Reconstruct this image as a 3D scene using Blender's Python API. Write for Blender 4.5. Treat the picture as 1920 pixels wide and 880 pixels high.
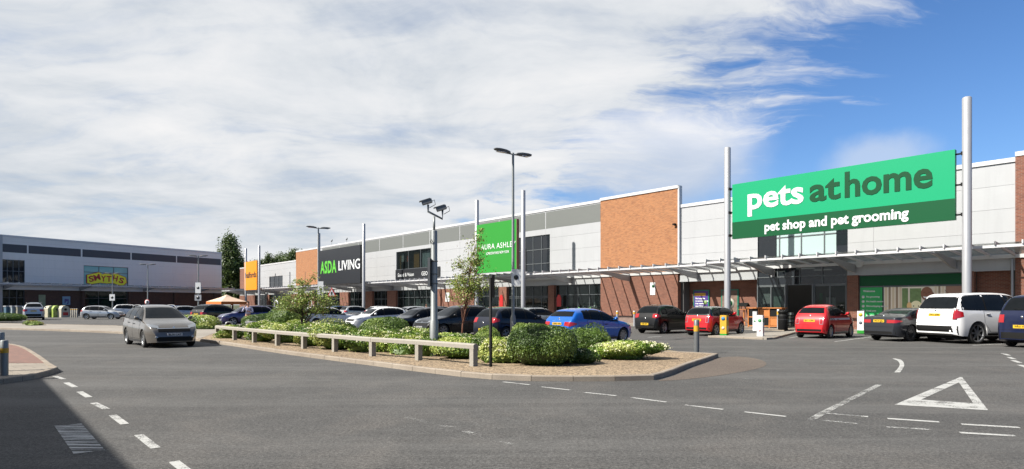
import bpy, bmesh, math, random
import numpy as np
from mathutils import Vector, Matrix
from mathutils.bvhtree import BVHTree
R = math.radians
random.seed(7); rng = np.random.default_rng(7)
scene = bpy.context.scene
for o in list(bpy.data.objects): bpy.data.objects.remove(o)

# ---------------------------------------------------------------- camera
FPX, HOR, CH = 1180.0, 571.0, 1.65          # focal length in photo pixels, horizon row, eye height
cd = bpy.data.cameras.new('camera'); cam = bpy.data.objects.new('camera', cd)
scene.collection.objects.link(cam); scene.camera = cam
cam.location = (0, 0, CH); cam.rotation_euler = (R(90), 0, 0)
cd.sensor_width = 36; cd.lens = 36*FPX/1920; cd.shift_y = (HOR-440)/1920
cd.clip_start = 0.1; cd.clip_end = 5000

# ---------------------------------------------------------------- light
SUN_EL = R(42.4); SUN_DIR = Vector((0.934, 0.357, 0)).normalized()      # horizontal travel of the sunlight
travel = Vector((SUN_DIR.x*math.cos(SUN_EL), SUN_DIR.y*math.cos(SUN_EL), -math.sin(SUN_EL)))
sl = bpy.data.lights.new('sun', 'SUN'); sl.energy = 5.0; sl.angle = R(0.5); sl.color = (1, .95, .87)
sun = bpy.data.objects.new('sun', sl); scene.collection.objects.link(sun)
sun.rotation_euler = travel.to_track_quat('-Z', 'Y').to_euler()
scene.view_settings.view_transform = 'Standard'; scene.view_settings.look = 'None'
scene.view_settings.exposure = 1.16; scene.view_settings.gamma = 1; scene.view_settings.use_curve_mapping = False
world = bpy.data.worlds.new('World'); scene.world = world; world.use_nodes = True
wt = world.node_tree; wt.nodes.clear()

class NT:
    def __init__(s, t): s.t = t
    def n(s, typ, ins=None, **kw):
        nd = s.t.nodes.new(typ)
        for k, v in kw.items(): setattr(nd, k, v)
        if ins:
            for k, v in ins.items():
                if isinstance(v, bpy.types.NodeSocket): s.t.links.new(v, nd.inputs[k])
                else: nd.inputs[k].default_value = v
        return nd
    def m(s, op, a, b=0.0, c=None, clamp=False):
        nd = s.t.nodes.new('ShaderNodeMath'); nd.operation = op; nd.use_clamp = clamp
        for i, v in enumerate((a, b, c)):
            if v is None: continue
            if isinstance(v, bpy.types.NodeSocket): s.t.links.new(v, nd.inputs[i])
            else: nd.inputs[i].default_value = v
        return nd.outputs[0]
    def vm(s, op, a, b=None):
        nd = s.t.nodes.new('ShaderNodeVectorMath'); nd.operation = op
        for i, v in enumerate((a, b)):
            if v is None: continue
            if isinstance(v, bpy.types.NodeSocket): s.t.links.new(v, nd.inputs[i])
            else: nd.inputs[i].default_value = v
        return nd.outputs['Value'] if op in ('DOT_PRODUCT', 'LENGTH') else nd.outputs[0]
    def comb(s, x, y, z): return s.n('ShaderNodeCombineXYZ', {0: x, 1: y, 2: z}).outputs[0]
    def noise(s, vec, scale, detail=4, rough=.5, dist=0.0):
        return s.n('ShaderNodeTexNoise', {'Vector': vec, 'Scale': scale, 'Detail': detail, 'Roughness': rough, 'Distortion': dist}).outputs[0]
    def ramp(s, fac, stops):
        nd = s.n('ShaderNodeValToRGB', {0: fac}); cr = nd.color_ramp
        while len(cr.elements) < len(stops): cr.elements.new(.5)
        for e, (p, c) in zip(cr.elements, stops):
            e.position = p; e.color = tuple(c)+(1,) if not isinstance(c, (int, float)) else (c, c, c, 1)
        return nd.outputs[0]
    def mix(s, fac, a, b, blend='MIX'):
        nd = s.t.nodes.new('ShaderNodeMix'); nd.data_type = 'RGBA'; nd.blend_type = blend
        for i, v in ((0, fac), (6, a), (7, b)):
            if isinstance(v, bpy.types.NodeSocket): s.t.links.new(v, nd.inputs[i])
            else: nd.inputs[i].default_value = v if i == 0 else (tuple(v)+(1,) if len(v) == 3 else v)
        return nd.outputs[2]

# sky: Nishita plus a cloud layer laid out by direction (a layer overhead, with a clear gap to the east)
w = NT(wt)
sky = w.n('ShaderNodeTexSky', sky_type='NISHITA', sun_disc=False)
sky.sun_elevation = SUN_EL
sky.sun_rotation = math.atan2(-SUN_DIR.x, -SUN_DIR.y)
sky.air_density = 1.0; sky.dust_density = 0.35; sky.ozone_density = 2.0
dirn = w.vm('NORMALIZE', w.n('ShaderNodeTexCoord').outputs['Generated'])
sp = w.n('ShaderNodeSeparateXYZ', {0: dirn}).outputs
zz = w.m('ADD', w.m('MAXIMUM', sp[2], 0.0), 0.16)
uu, vv = w.m('DIVIDE', sp[0], zz), w.m('DIVIDE', sp[1], zz)
P = w.comb(uu, vv, 0.0)
def skydir(px, py): return Vector((px-960, FPX, HOR-py)).normalized()
e1, e2 = skydir(1300, 345), skydir(1735, -15)
mm = e1.cross(e2).normalized()
if mm.dot(skydir(1800, 200)) > 0: mm = -mm               # positive on the cloud side
rot = w.n('ShaderNodeMapping', {0: P, 'Rotation': (0, 0, R(-50)), 'Scale': (0.32, 1.2, 1)}).outputs[0]
warp = w.vm('ADD', rot, w.vm('MULTIPLY', w.n('ShaderNodeTexNoise', {'Vector': P, 'Scale': 1.1, 'Detail': 5}).outputs[1], (0.9, 0.9, 0.0)))
streak = w.noise(warp, 2.6, 10, .62, .2)
clump = w.noise(P, 1.5, 9, .58, .35)
fine = w.noise(warp, 9.0, 8, .65, .1)
big = w.noise(P, .55, 3, .5, .2)
edge = w.m('MULTIPLY', w.vm('DOT_PRODUCT', dirn, tuple(mm)), 6.0)
edge = w.m('ADD', edge, w.m('MULTIPLY', w.m('SUBTRACT', clump, .5), 1.5))
edge = w.m('ADD', edge, w.m('MULTIPLY', w.m('SUBTRACT', streak, .5), 2.6))
edge = w.m('ADD', edge, w.m('MULTIPLY', w.m('SUBTRACT', fine, .5), 1.5))
front = w.m('MULTIPLY', w.m('ADD', sp[1], -.05), 2.4, clamp=True)       # less cloud behind the camera
cov = w.m('ADD', edge, w.m('MULTIPLY', w.m('SUBTRACT', front, 1.0), 2.6))
cov = w.n('ShaderNodeMapRange', {0: cov, 1: -0.02, 2: 1.05}, interpolation_type='SMOOTHSTEP').outputs[0]
thin = w.n('ShaderNodeMapRange', {0: w.m('ADD', w.m('MULTIPLY', streak, .6), w.m('MULTIPLY', clump, .4)), 1: .33, 2: .52, 3: .72, 4: 1.0}, interpolation_type='SMOOTHSTEP').outputs[0]
cov = w.m('MULTIPLY', cov, thin)
cld = w.m('ADD', w.m('MULTIPLY', clump, .62), w.m('ADD', w.m('MULTIPLY', streak, .23), w.m('MULTIPLY', big, .35)))
ccol = w.ramp(cld, [(.43, (.50, .56, .64)), (.53, (.63, .68, .74)), (.62, (.77, .80, .84)), (.74, (.92, .92, .93))])
ccol = w.mix(1.0, ccol, (0.455, 0.452, 0.448), 'MULTIPLY')
# grey-bottomed cumulus low over the shops and a faint one to its right
def blob(c, r1, amp, sc):
    nz = w.vm('SUBTRACT', w.n('ShaderNodeTexNoise', {'Vector': dirn, 'Scale': sc, 'Detail': 8, 'Roughness': .55}).outputs[1], (.5, .5, .5))
    q = w.vm('ADD', w.vm('SUBTRACT', dirn, tuple(c)), w.vm('MULTIPLY', nz, (amp, amp, amp)))
    q = w.vm('MULTIPLY', q, (1.0, 1.0, 1.7))
    d = w.vm('LENGTH', q)
    return w.n('ShaderNodeMapRange', {0: d, 1: r1, 2: r1*.35}, interpolation_type='SMOOTHSTEP').outputs[0]
cov2 = w.m('MULTIPLY', blob(skydir(1640, 305), .085, .07, 9.0), .5)
cov3 = blob(skydir(1230, 300), .19, .12, 6.0)
skyc = w.mix(1.0, sky.outputs[0], (.031, .047, .066), 'MULTIPLY')
skyc = w.mix(w.m('MULTIPLY', w.m('POWER', w.m('SUBTRACT', 1.0, w.m('MAXIMUM', sp[2], 0.0)), 7.0), .42, clamp=True), skyc, (.25, .31, .39))
col = w.mix(cov2, skyc, (.34, .36, .39))
col = w.mix(cov, col, ccol)
c3c = w.ramp(w.n('ShaderNodeMapRange', {0: w.m('ADD', sp[2], w.m('MULTIPLY', w.m('SUBTRACT', clump, .5), .16)), 1: .15, 2: .27}).outputs[0], [(0.0, (.24, .27, .32)), (.6, (.34, .355, .38)), (1.0, (.43, .43, .435))])
col = w.mix(w.m('MULTIPLY', cov3, .8), col, c3c)
bg = w.n('ShaderNodeBackground', {0: col, 1: 1.0})
w.n('ShaderNodeOutputWorld', {0: bg.outputs[0]})

# ---------------------------------------------------------------- helpers
COL = scene.collection
def tag(o, label=None, cat=None, group=None, kind=None):
    if label: o['label'] = label
    if cat: o['category'] = cat
    if group: o['group'] = group
    if kind: o['kind'] = kind
    return o
def thing(name, label, cat, loc=(0, 0, 0), rz=0, group=None, parent=None):
    o = bpy.data.objects.new(name, None); COL.objects.link(o); o.empty_display_size = .2
    o.location = loc; o.rotation_euler = (0, 0, rz)
    if parent: o.parent = parent
    return tag(o, label, cat, group)
def kids(o): return [c for c in o.children]
def copy_tree(o, parent=None):
    c = o.copy(); COL.objects.link(c)
    if parent is not None: c.parent = parent
    for ch in list(o.children): copy_tree(ch, c)
    return c
class MB:
    def __init__(s): s.v = []; s.f = []; s.mi = []; s.mats = []; s.cur = 0; s.sm = []; s.smooth = False
    def mat(s, m):
        if m not in s.mats: s.mats.append(m)
        s.cur = s.mats.index(m); return s
    def face(s, idx): s.f.append(tuple(idx)); s.mi.append(s.cur); s.sm.append(s.smooth)
    def quad(s, a, b, c, d):
        n = len(s.v); s.v += [tuple(a), tuple(b), tuple(c), tuple(d)]; s.face((n, n+1, n+2, n+3))
    def poly(s, pts):
        n = len(s.v); s.v += [tuple(p) for p in pts]; s.face(range(n, n+len(pts)))
    def box(s, x0, x1, y0, y1, z0, z1):
        if x0 > x1: x0, x1 = x1, x0
        if y0 > y1: y0, y1 = y1, y0
        if z0 > z1: z0, z1 = z1, z0
        n = len(s.v)
        s.v += [(x0, y0, z0), (x1, y0, z0), (x1, y1, z0), (x0, y1, z0), (x0, y0, z1), (x1, y0, z1), (x1, y1, z1), (x0, y1, z1)]
        for q in ((3, 2, 1, 0), (4, 5, 6, 7), (0, 1, 5, 4), (1, 2, 6, 5), (2, 3, 7, 6), (3, 0, 4, 7)): s.face([n+i for i in q])
        return s
    def prism(s, pts, z0, z1):                     # pts counter-clockwise in plan
        n = len(s.v); k = len(pts)
        s.v += [(p[0], p[1], z0) for p in pts]+[(p[0], p[1], z1) for p in pts]
        s.face([n+k+i for i in range(k)]); s.face([n+k-1-i for i in range(k)])
        for i in range(k):
            j = (i+1) % k; s.face((n+i, n+j, n+k+j, n+k+i))
        return s
    def extr_y(s, pts, y0, y1):                    # pts (x,z), extruded along y
        n = len(s.v); k = len(pts)
        s.v += [(p[0], y0, p[1]) for p in pts]+[(p[0], y1, p[1]) for p in pts]
        s.face([n+i for i in range(k)]); s.face([n+k+k-1-i for i in range(k)])
        for i in range(k):
            j = (i+1) % k; s.face((n+j, n+i, n+k+i, n+k+j))
        return s
    def tube(s, pts, rad, seg=10, caps=True):
        pts = [Vector(p) for p in pts]; rs = rad if isinstance(rad, (list, tuple)) else [rad]*len(pts)
        rings = []; sm = s.smooth; s.smooth = True
        up = None
        for i, p in enumerate(pts):
            t = (pts[min(i+1, len(pts)-1)]-pts[max(i-1, 0)]).normalized()
            if up is None: up = Vector((0, 0, 1)) if abs(t.z) < .9 else Vector((1, 0, 0))
            a = t.cross(up).normalized(); b = a.cross(t).normalized(); up = b
            n = len(s.v); rings.append(n)
            for k in range(seg):
                an = 2*math.pi*k/seg; q = p+(a*math.cos(an)+b*math.sin(an))*rs[i]; s.v.append(tuple(q))
        for r0, r1 in zip(rings, rings[1:]):
            for k in range(seg):
                j = (k+1) % seg; s.face((r0+k, r0+j, r1+j, r1+k))
        s.smooth = False
        if caps:
            s.face([rings[0]+seg-1-k for k in range(seg)]); s.face([rings[-1]+k for k in range(seg)])
        s.smooth = sm
        return s
    def lathe(s, prof, c=(0, 0, 0), seg=24, axis='z', smooth=True):   # prof (r, h)
        rings = []; sm = s.smooth; s.smooth = smooth
        for r, h in prof:
            rings.append(len(s.v))
            for k in range(seg):
                a = 2*math.pi*k/seg; x, y = r*math.cos(a), r*math.sin(a)
                q = (c[0]+x, c[1]+y, c[2]+h) if axis == 'z' else (c[0]+x, c[1]+h, c[2]+y)
                s.v.append(q)
        for r0, r1 in zip(rings, rings[1:]):
            for k in range(seg):
                j = (k+1) % seg; s.face((r0+k, r0+j, r1+j, r1+k))
        s.smooth = sm
        return s
    def add_mesh(s, me, M=None):
        n = len(s.v); M = M or Matrix.Identity(4)
        s.v += [tuple(M @ v.co) for v in me.vertices]
        for p in me.polygons: s.face([n+i for i in p.vertices])
        return s
    def mesh(s, name):
        me = bpy.data.meshes.new(name); me.from_pydata(s.v, [], s.f)
        for m in s.mats: me.materials.append(m)
        me.polygons.foreach_set('material_index', s.mi); me.polygons.foreach_set('use_smooth', s.sm)
        me.update(); return me
    def build(s, name, mat=None, parent=None, fix=True):
        if mat is not None: s.mats = [mat] if not s.mats else s.mats
        me = s.mesh(name)
        if fix:
            b = bmesh.new(); b.from_mesh(me); bmesh.ops.recalc_face_normals(b, faces=b.faces); b.to_mesh(me); b.free()
        o = bpy.data.objects.new(name, me); COL.objects.link(o)
        if parent: o.parent = parent
        return o

def G(px, py, z=0.0):
    Y = FPX*(CH-z)/(py-HOR); return (px-960)*Y/FPX, Y
class Frame:                                         # a facade's own axes: x along it to the right, y into the building
    def __init__(s, ox, oy, dx, dy):
        l = math.hypot(dx, dy); s.o = (ox, oy); s.d = (dx/l, dy/l); s.e = (-dy/l, dx/l); s.rz = math.atan2(dy, dx)
    def w(s, x, y, z=0): return (s.o[0]+x*s.d[0]+y*s.e[0], s.o[1]+x*s.d[1]+y*s.e[1], z)
    def x(s, px, y=0.0):
        k = (px-960)/FPX; bx = s.o[0]+y*s.e[0]; by = s.o[1]+y*s.e[1]
        return (k*by-bx)/(s.d[0]-k*s.d[1])
    def z(s, px, py, y=0.0):
        X = s.x(px, y); Y = s.w(X, y)[1]; return CH+(HOR-py)*Y/FPX
    def inv(s, X, Y):
        a, b = X-s.o[0], Y-s.o[1]; return a*s.d[0]+b*s.d[1], a*s.e[0]+b*s.e[1]
FX = G(1272, 610)
RF = Frame(FX[0], FX[1], 1000, -FPX)                  # right-hand parade
LF_ = G(125, 591.5)
LF = Frame(LF_[0], LF_[1], 650, FPX)                  # toy store across the end

def text_mesh(txt, size, bold=0.0, ext=0.01, spacing=1.0, align='CENTER', shear=0.0):
    c = bpy.data.curves.new('lettering', 'FONT'); c.body = txt; c.size = size; c.offset = bold; c.extrude = ext
    c.align_x = align; c.align_y = 'CENTER'; c.space_character = spacing; c.shear = shear; c.resolution_u = 3
    o = bpy.data.objects.new('lettering', c); COL.objects.link(o)
    bpy.context.view_layer.update()
    me = bpy.data.meshes.new_from_object(o)
    bpy.data.objects.remove(o); return me
def textobj(name, txt, size, mat, parent, loc, bold=0.0, ext=.01, width=None, height=None, rotx=90, roty=0, rotz=0, spacing=1.0, align='CENTER', shear=0.0):
    me = text_mesh(txt, size, bold, ext, spacing, align, shear)
    if width or height:
        xs = [v.co.x for v in me.vertices]; ys = [v.co.y for v in me.vertices]
        sx = width/(max(xs)-min(xs)) if width else 1; sy = height/(max(ys)-min(ys)) if height else sx
        cx, cy = (max(xs)+min(xs))/2, (max(ys)+min(ys))/2
        if not width: sx = sy
        for v in me.vertices: v.co.x = (v.co.x-cx)*sx; v.co.y = (v.co.y-cy)*sy
    me.materials.clear(); me.materials.append(mat)
    o = bpy.data.objects.new(name, me); COL.objects.link(o); o.parent = parent
    o.location = loc; o.rotation_euler = (R(rotx), R(roty), R(rotz)); return o

# ---------------------------------------------------------------- materials
def K(c): return tuple(x*.68 for x in c)
def mat(name, base, rough=.5, metal=0.0, coat=0.0, spec=.5, var=0.0, vscale=3.0, bump=0.0, bscale=40.0, emit=None, streak=0.0):
    base = K(base) if metal < .9 else base
    m = bpy.data.materials.new(name); m.use_nodes = True; t = NT(m.node_tree)
    b = m.node_tree.nodes['Principled BSDF']
    b.inputs['Base Color'].default_value = (*base, 1); b.inputs['Roughness'].default_value = rough
    b.inputs['Metallic'].default_value = metal; b.inputs['Coat Weight'].default_value = coat
    b.inputs['Specular IOR Level'].default_value = spec; b.inputs['Coat Roughness'].default_value = .04
    co = t.n('ShaderNodeTexCoord').outputs['Object']
    if var:
        nz = t.noise(co, vscale, 5, .6)
        c = t.mix(nz, tuple(max(0, x*(1-var)) for x in base), tuple(min(1, x*(1+var)) for x in base))
        if streak:
            st = t.noise(t.n('ShaderNodeMapping', {0: co, 'Scale': (3.5, 3.5, .22)}).outputs[0], 1.0, 5, .65)
            c = t.mix(t.n('ShaderNodeMapRange', {0: st, 1: .5, 2: .75, 3: 0, 4: streak}).outputs[0], c, tuple(x*.62 for x in base))
            pn = t.n('ShaderNodeTexWhiteNoise', {'Vector': t.vm('FLOOR', t.vm('DIVIDE', t.vm('ADD', co, (.3, 0, -.49)), (6.3, 50., 1.27)))}, noise_dimensions='3D').outputs[0]
            c = t.mix(t.m('MULTIPLY', pn, .10), c, tuple(x*.55 for x in base))
        m.node_tree.links.new(c, b.inputs['Base Color'])
        m.node_tree.links.new(t.m('ADD', rough-.06, t.m('MULTIPLY', nz, .14)), b.inputs['Roughness'])
    if bump:
        bp = t.n('ShaderNodeBump', {'Height': t.noise(co, bscale, 4, .6), 'Strength': bump, 'Distance': .01})
        m.node_tree.links.new(bp.outputs[0], b.inputs['Normal'])
    return m
def brick(name, c1, c2, mortar, top=False, fine=False):
    c1, c2, mortar = K(c1), K(c2), K(mortar)
    m = bpy.data.materials.new(name); m.use_nodes = True; t = NT(m.node_tree); b = m.node_tree.nodes['Principled BSDF']
    co = t.n('ShaderNodeTexCoord').outputs['Object']; s = t.n('ShaderNodeSeparateXYZ', {0: co}).outputs
    v = t.comb(s[0], s[1] if top else s[2], 0.0)
    if not top: v = t.comb(t.m('ADD', s[0], s[1]), s[2], 0.0)
    br = t.n('ShaderNodeTexBrick', {'Vector': v, 'Color1': (*c1, 1), 'Color2': (*c2, 1), 'Mortar': (*mortar, 1), 'Scale': 1.0,
             'Mortar Size': .015, 'Mortar Smooth': .2, 'Bias': -.1, 'Brick Width': .225, 'Row Height': .075})
    nz = t.noise(v, .9, 6, .6); c = t.mix(t.m('MULTIPLY', nz, .35 if fine else .6), br.outputs[0], t.mix(1.0, br.outputs[0], (.62, .58, .56), 'MULTIPLY'))
    cell = t.n('ShaderNodeTexWhiteNoise', {'Vector': t.vm('FLOOR', t.vm('DIVIDE', v, (.225, .075, 1.0)))}, noise_dimensions='3D').outputs[0]
    c = t.mix(t.m('MULTIPLY', t.m('GREATER_THAN', cell, .72), .38), c, t.mix(1.0, c, (.62, .52, .50), 'MULTIPLY'))
    m.node_tree.links.new(c, b.inputs['Base Color']); b.inputs['Roughness'].default_value = .85
    bp = t.n('ShaderNodeBump', {'Height': br.outputs[1], 'Strength': .5, 'Distance': .008}); bp.invert = True
    m.node_tree.links.new(bp.outputs[0], b.inputs['Normal'])
    return m
M = {}
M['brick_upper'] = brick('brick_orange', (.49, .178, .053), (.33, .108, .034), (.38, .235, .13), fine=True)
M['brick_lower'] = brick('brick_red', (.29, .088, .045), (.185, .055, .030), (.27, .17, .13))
M['brick_plinth'] = brick('brick_plinth', (.26, .17, .14), (.20, .12, .10), (.26, .22, .19))
M['brick_dark'] = brick('brick_brown', (.13, .052, .032), (.10, .040, .026), (.12, .09, .07))
M['clad'] = mat('silver_cladding', (.47, .48, .495), .45, .05, var=.05, vscale=.6, streak=.18)
M['clad_shade_lift'] = mat('cladding_shade_lift', (.92, .90, .87), .5, var=.04, vscale=.6, streak=.15)  # same cladding, brightened and warmed in colour to offset the toy store's shade
M['clad_back'] = mat('joint_backing', (.36, .365, .37), .7)  # plain grey backing seen through the panel joints
M['cap'] = mat('white_capping', (.66, .66, .67), .4, .1)
M['strip'] = mat('grey_strip_panel', (.175, .185, .175), .45, .1, var=.04)
M['strip_dark'] = mat('dark_strip_panel', (.055, .06, .075), .5)
M['steel'] = mat('painted_steel_silver', (.42, .425, .44), .38, .3, var=.05)
M['steel_dk'] = mat('galvanised_dark', (.16, .168, .172), .5, .35, var=.12, vscale=8)
M['steel_md'] = mat('galvanised_mid', (.245, .262, .262), .5, .3, var=.15, vscale=6)
M['black'] = mat('black_plastic', (.010, .010, .010), .6, spec=.15)
M['rubber'] = mat('tyre_rubber', (.014, .014, .014), .8)
M['rim'] = mat('alloy_rim', (.45, .46, .47), .3, .75)
M['rim_dark'] = mat('dark_alloy_rim', (.09, .09, .095), .32, .7)
M['mullion'] = mat('grey_mullion', (.14, .155, .165), .45, .3)
M['white'] = mat('white_board', (.72, .73, .73), .5)
M['paint_white'] = mat('white_letter', (.78, .80, .80), .45)
M['chrome'] = mat('chrome', (.7, .7, .7), .12, 1.0)
M['plate_y'] = mat('yellow_plate', (.72, .46, .02), .45)
M['plate_w'] = mat('white_plate', (.6, .6, .6), .45)
M['yellow'] = mat('yellow_band', (.65, .36, .02), .5)
M['lamp_red'] = mat('red_lens', (.38, .012, .016), .15, coat=.6)
M['lamp_clear'] = mat('clear_lens', (.42, .44, .46), .08, .55, coat=1)
M['timber'] = mat('weathered_timber', (.34, .315, .27), .8, var=.22, vscale=14, bump=.6, bscale=30)
M['wood_or'] = mat('orange_stained_wood', (.50, .17, .035), .55, var=.2, vscale=9)
M['green_sign'] = mat('bright_green_board', (.0, .345, .150), .45, spec=.25)
M['green_dk'] = mat('deep_green_board', (.002, .085, .028), .45, spec=.2)
M['green_txt'] = mat('deep_green_letter', (.002, .065, .022), .45, spec=.2)
M['green_lime'] = mat('lime_green_board', (.03, .28, .035), .45, spec=.25)
M['lime_txt'] = mat('lime_letter', (.12, .52, .05), .4)
M['sign_black'] = mat('black_sign_board', (.018, .020, .024), .4)
M['orange'] = mat('orange_sign_board', (.85, .30, .008), .45)
M['red'] = mat('red_board', (.55, .02, .02), .45)
M['purple'] = mat('purple_board', (.075, .035, .26), .5)
M['teal'] = mat('teal_frame', (.01, .21, .14), .4)
M['trunk'] = mat('birch_bark', (.20, .085, .05), .85, var=.3, vscale=20)
M['trunk_dk'] = mat('dark_bark', (.08, .06, .045), .9, var=.3, vscale=20)
M['skin'] = mat('skin', (.42, .22, .15), .55)
M['shirt'] = mat('pale_lilac_shirt', (.42, .44, .60), .8)
M['dark_cloth'] = mat('dark_cloth', (.02, .022, .03), .9)
_m = bpy.data.materials.new('ceiling_tube'); _m.use_nodes = True; _b = _m.node_tree.nodes['Principled BSDF']
_b.inputs['Emission Color'].default_value = (1, .97, .9, 1); _b.inputs['Emission Strength'].default_value = 2.2; M['tube'] = _m
M['floor_in'] = mat('shop_floor', (.16, .15, .14), .4)
M['wall_in'] = mat('shop_wall', (.10, .10, .10), .8)
M['ceil_in'] = mat('shop_ceiling', (.22, .22, .22), .8)
M['roof'] = mat('roof_membrane', (.2, .21, .22), .8)
def glassmat(name, tint, transp, rough=.03, tc=(.82, .88, .86)):
    m = bpy.data.materials.new(name); m.use_nodes = True; nt = m.node_tree; t = NT(nt); nt.nodes.clear()
    g = t.n('ShaderNodeBsdfPrincipled', {'Base Color': (*tint, 1), 'Roughness': rough, 'Specular IOR Level': .5})
    tr = t.n('ShaderNodeBsdfTransparent', {0: (*tc, 1)})
    co = t.n('ShaderNodeTexCoord').outputs['Object']
    bp = t.n('ShaderNodeBump', {'Height': t.noise(co, .7, 2), 'Strength': .12, 'Distance': .05}); nt.links.new(bp.outputs[0], g.inputs['Normal'])
    fr = t.n('ShaderNodeLayerWeight', {0: .12}).outputs[0]
    mx = t.n('ShaderNodeMixShader', {0: t.m('ADD', 1-transp, t.m('MULTIPLY', fr, .5), clamp=True), 1: tr.outputs[0], 2: g.outputs[0]})
    t.n('ShaderNodeOutputMaterial', {0: mx.outputs[0]}); return m
M['shopglass'] = glassmat('shop_glass', (.012, .016, .017), .62)
M['darkglass'] = glassmat('dark_glass', (.015, .018, .022), .12)
M['paleglass'] = glassmat('pale_blinded_glass', (.33, .42, .42), .05, .12)
M['canopyglass'] = glassmat('canopy_glazing', (.24, .26, .27), .95, .3, (.98, .99, .98))
M['teal_glass'] = glassmat('teal_film_glass', (.16, .42, .43), .05, .1)
M['carglass'] = mat('car_glass', (.008, .010, .012), .03, spec=.11, var=.5, vscale=3)
M['carglass_pale'] = glassmat('car_glass_pale', (.07, .085, .085), .05, .04)
def carglass(name):
    return mat(name, (.010, .012, .014), .04, spec=.32)
def paint(name, c, metal=.3, rough=.32, coat=1.0):
    return mat('car_paint_'+name, c, rough, metal, coat=.55 if max(c) < .1 else coat, spec=.25, var=.03, vscale=2)
PC = {'white': paint('white', (.82, .82, .82), 0), 'silver': paint('silver', (.50, .52, .54), .55), 'grey': paint('warm_grey', (.165, .150, .132), .35, rough=.28),
      'black': paint('black', (.003, .003, .0035), 0), 'darkblue': paint('dark_blue', (.007, .010, .022), .1), 'blue': paint('bright_blue', (.004, .13, .56), .25),
      'red': paint('red', (.58, .008, .014), .05), 'darkgrey': paint('dark_grey', (.034, .037, .044), .4), 'navy': paint('navy', (.010, .016, .055), .3),
      'purple': paint('violet', (.055, .05, .16), .4), 'paleblue': paint('pale_blue', (.02, .12, .36), .4)}

# asphalt and other ground surfaces
def ground_mat(name, c1, c2, fine, scale=1.0, rough=.9, worn=None, bump=.35, cracks=False):
    c1, c2 = K(c1), K(c2)
    m = bpy.data.materials.new(name); m.use_nodes = True; t = NT(m.node_tree); b = m.node_tree.nodes['Principled BSDF']
    co = t.n('ShaderNodeTexCoord').outputs['Object']
    big = t.noise(co, .16*scale, 6, .6, .4); mid = t.noise(co, 1.3*scale, 6, .65, .3); fin = t.m('ADD', t.m('MULTIPLY', t.noise(co, 70*scale, 2, .7), .5), t.m('MULTIPLY', t.noise(co, 26*scale, 2, .7), .5))
    c = t.mix(t.n('ShaderNodeMapRange', {0: big, 1: .34, 2: .66}).outputs[0], c1, c2)
    c = t.mix(t.n('ShaderNodeMapRange', {0: mid, 1: .32, 2: .7, 3: 0, 4: .45}).outputs[0], c, tuple(x*.66 for x in c1))
    if cracks:
        mo = t.noise(co, 5.5, 5, .72, .5); c = t.mix(t.n('ShaderNodeMapRange', {0: mo, 1: .38, 2: .62, 3: .55, 4: 0}).outputs[0], c, tuple(x*.70 for x in c1))
        wm = t.noise(co, .45, 5, .7, 1.0); c = t.mix(t.n('ShaderNodeMapRange', {0: wm, 1: .48, 2: .68, 3: 0, 4: .5}).outputs[0], c, (c2[0]*1.06, c2[1]*1.0, c2[2]*.95))
    sp = t.n('ShaderNodeMapRange', {0: fin, 1: .40, 2: .60, 3: 1-fine, 4: 1+fine}).outputs[0]
    c = t.mix(1.0, c, t.comb(sp, sp, sp), 'MULTIPLY')
    vo = t.n('ShaderNodeTexVoronoi', {'Vector': co, 'Scale': 32*scale}).outputs[0]
    c = t.mix(t.m('MULTIPLY', t.m('LESS_THAN', vo, .17), .45*fine*2), c, tuple(min(1, x*2.6) for x in c2))
    if cracks:
        s = t.n('ShaderNodeSeparateXYZ', {0: co}).outputs
        # tyre-polished and oil-darkened tracks following the bend are plain stains in the surfacing
        tr = t.noise(t.n('ShaderNodeMapping', {0: co, 'Rotation': (0, 0, R(35)), 'Scale': (.09, 1.1, 1)}).outputs[0], .7, 5, .6, .6)
        c = t.mix(t.n('ShaderNodeMapRange', {0: tr, 1: .48, 2: .72, 3: 0, 4: .45}).outputs[0], c, tuple(x*1.45 for x in c2))
        pt = t.noise(co, .9, 3, .5, 1.2)
        c = t.mix(t.n('ShaderNodeMapRange', {0: pt, 1: .66, 2: .78, 3: 0, 4: .5}).outputs[0], c, tuple(x*.55 for x in c1))
        wob = t.vm('ADD', co, t.vm('MULTIPLY', t.n('ShaderNodeTexNoise', {'Vector': co, 'Scale': .8, 'Detail': 5}).outputs[1], (1.4, 1.4, 0)))
        cr = t.n('ShaderNodeTexVoronoi', {'Vector': wob, 'Scale': .17}, feature='DISTANCE_TO_EDGE').outputs[0]
        c = t.mix(t.n('ShaderNodeMapRange', {0: cr, 1: 0.0, 2: .004, 3: .28, 4: 0}).outputs[0], c, (.045, .045, .045))
    m.node_tree.links.new(c, b.inputs['Base Color']); b.inputs['Roughness'].default_value = rough; b.inputs['Specular IOR Level'].default_value = .3
    bp = t.n('ShaderNodeBump', {'Height': fin, 'Strength': bump, 'Distance': .006}); m.node_tree.links.new(bp.outputs[0], b.inputs['Normal'])
    return m
M['asphalt'] = ground_mat('asphalt', (.082, .080, .077), (.120, .117, .112), .55, cracks=True)
M['patch'] = ground_mat('old_brownish_surfacing', (.125, .10, .083), (.16, .13, .105), .4)
M['gravel'] = ground_mat('bark_gravel', (.25, .18, .115), (.36, .275, .18), .75, .55, bump=1.0)
M['kerb'] = ground_mat('concrete_kerb', (.30, .25, .20), (.40, .345, .28), .12, 1.5)
M['concrete'] = ground_mat('pale_paving', (.29, .26, .22), (.37, .335, .29), .12, 1.5)
M['grassy'] = ground_mat('rough_ground', (.05, .07, .025), (.09, .09, .05), .3)
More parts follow.
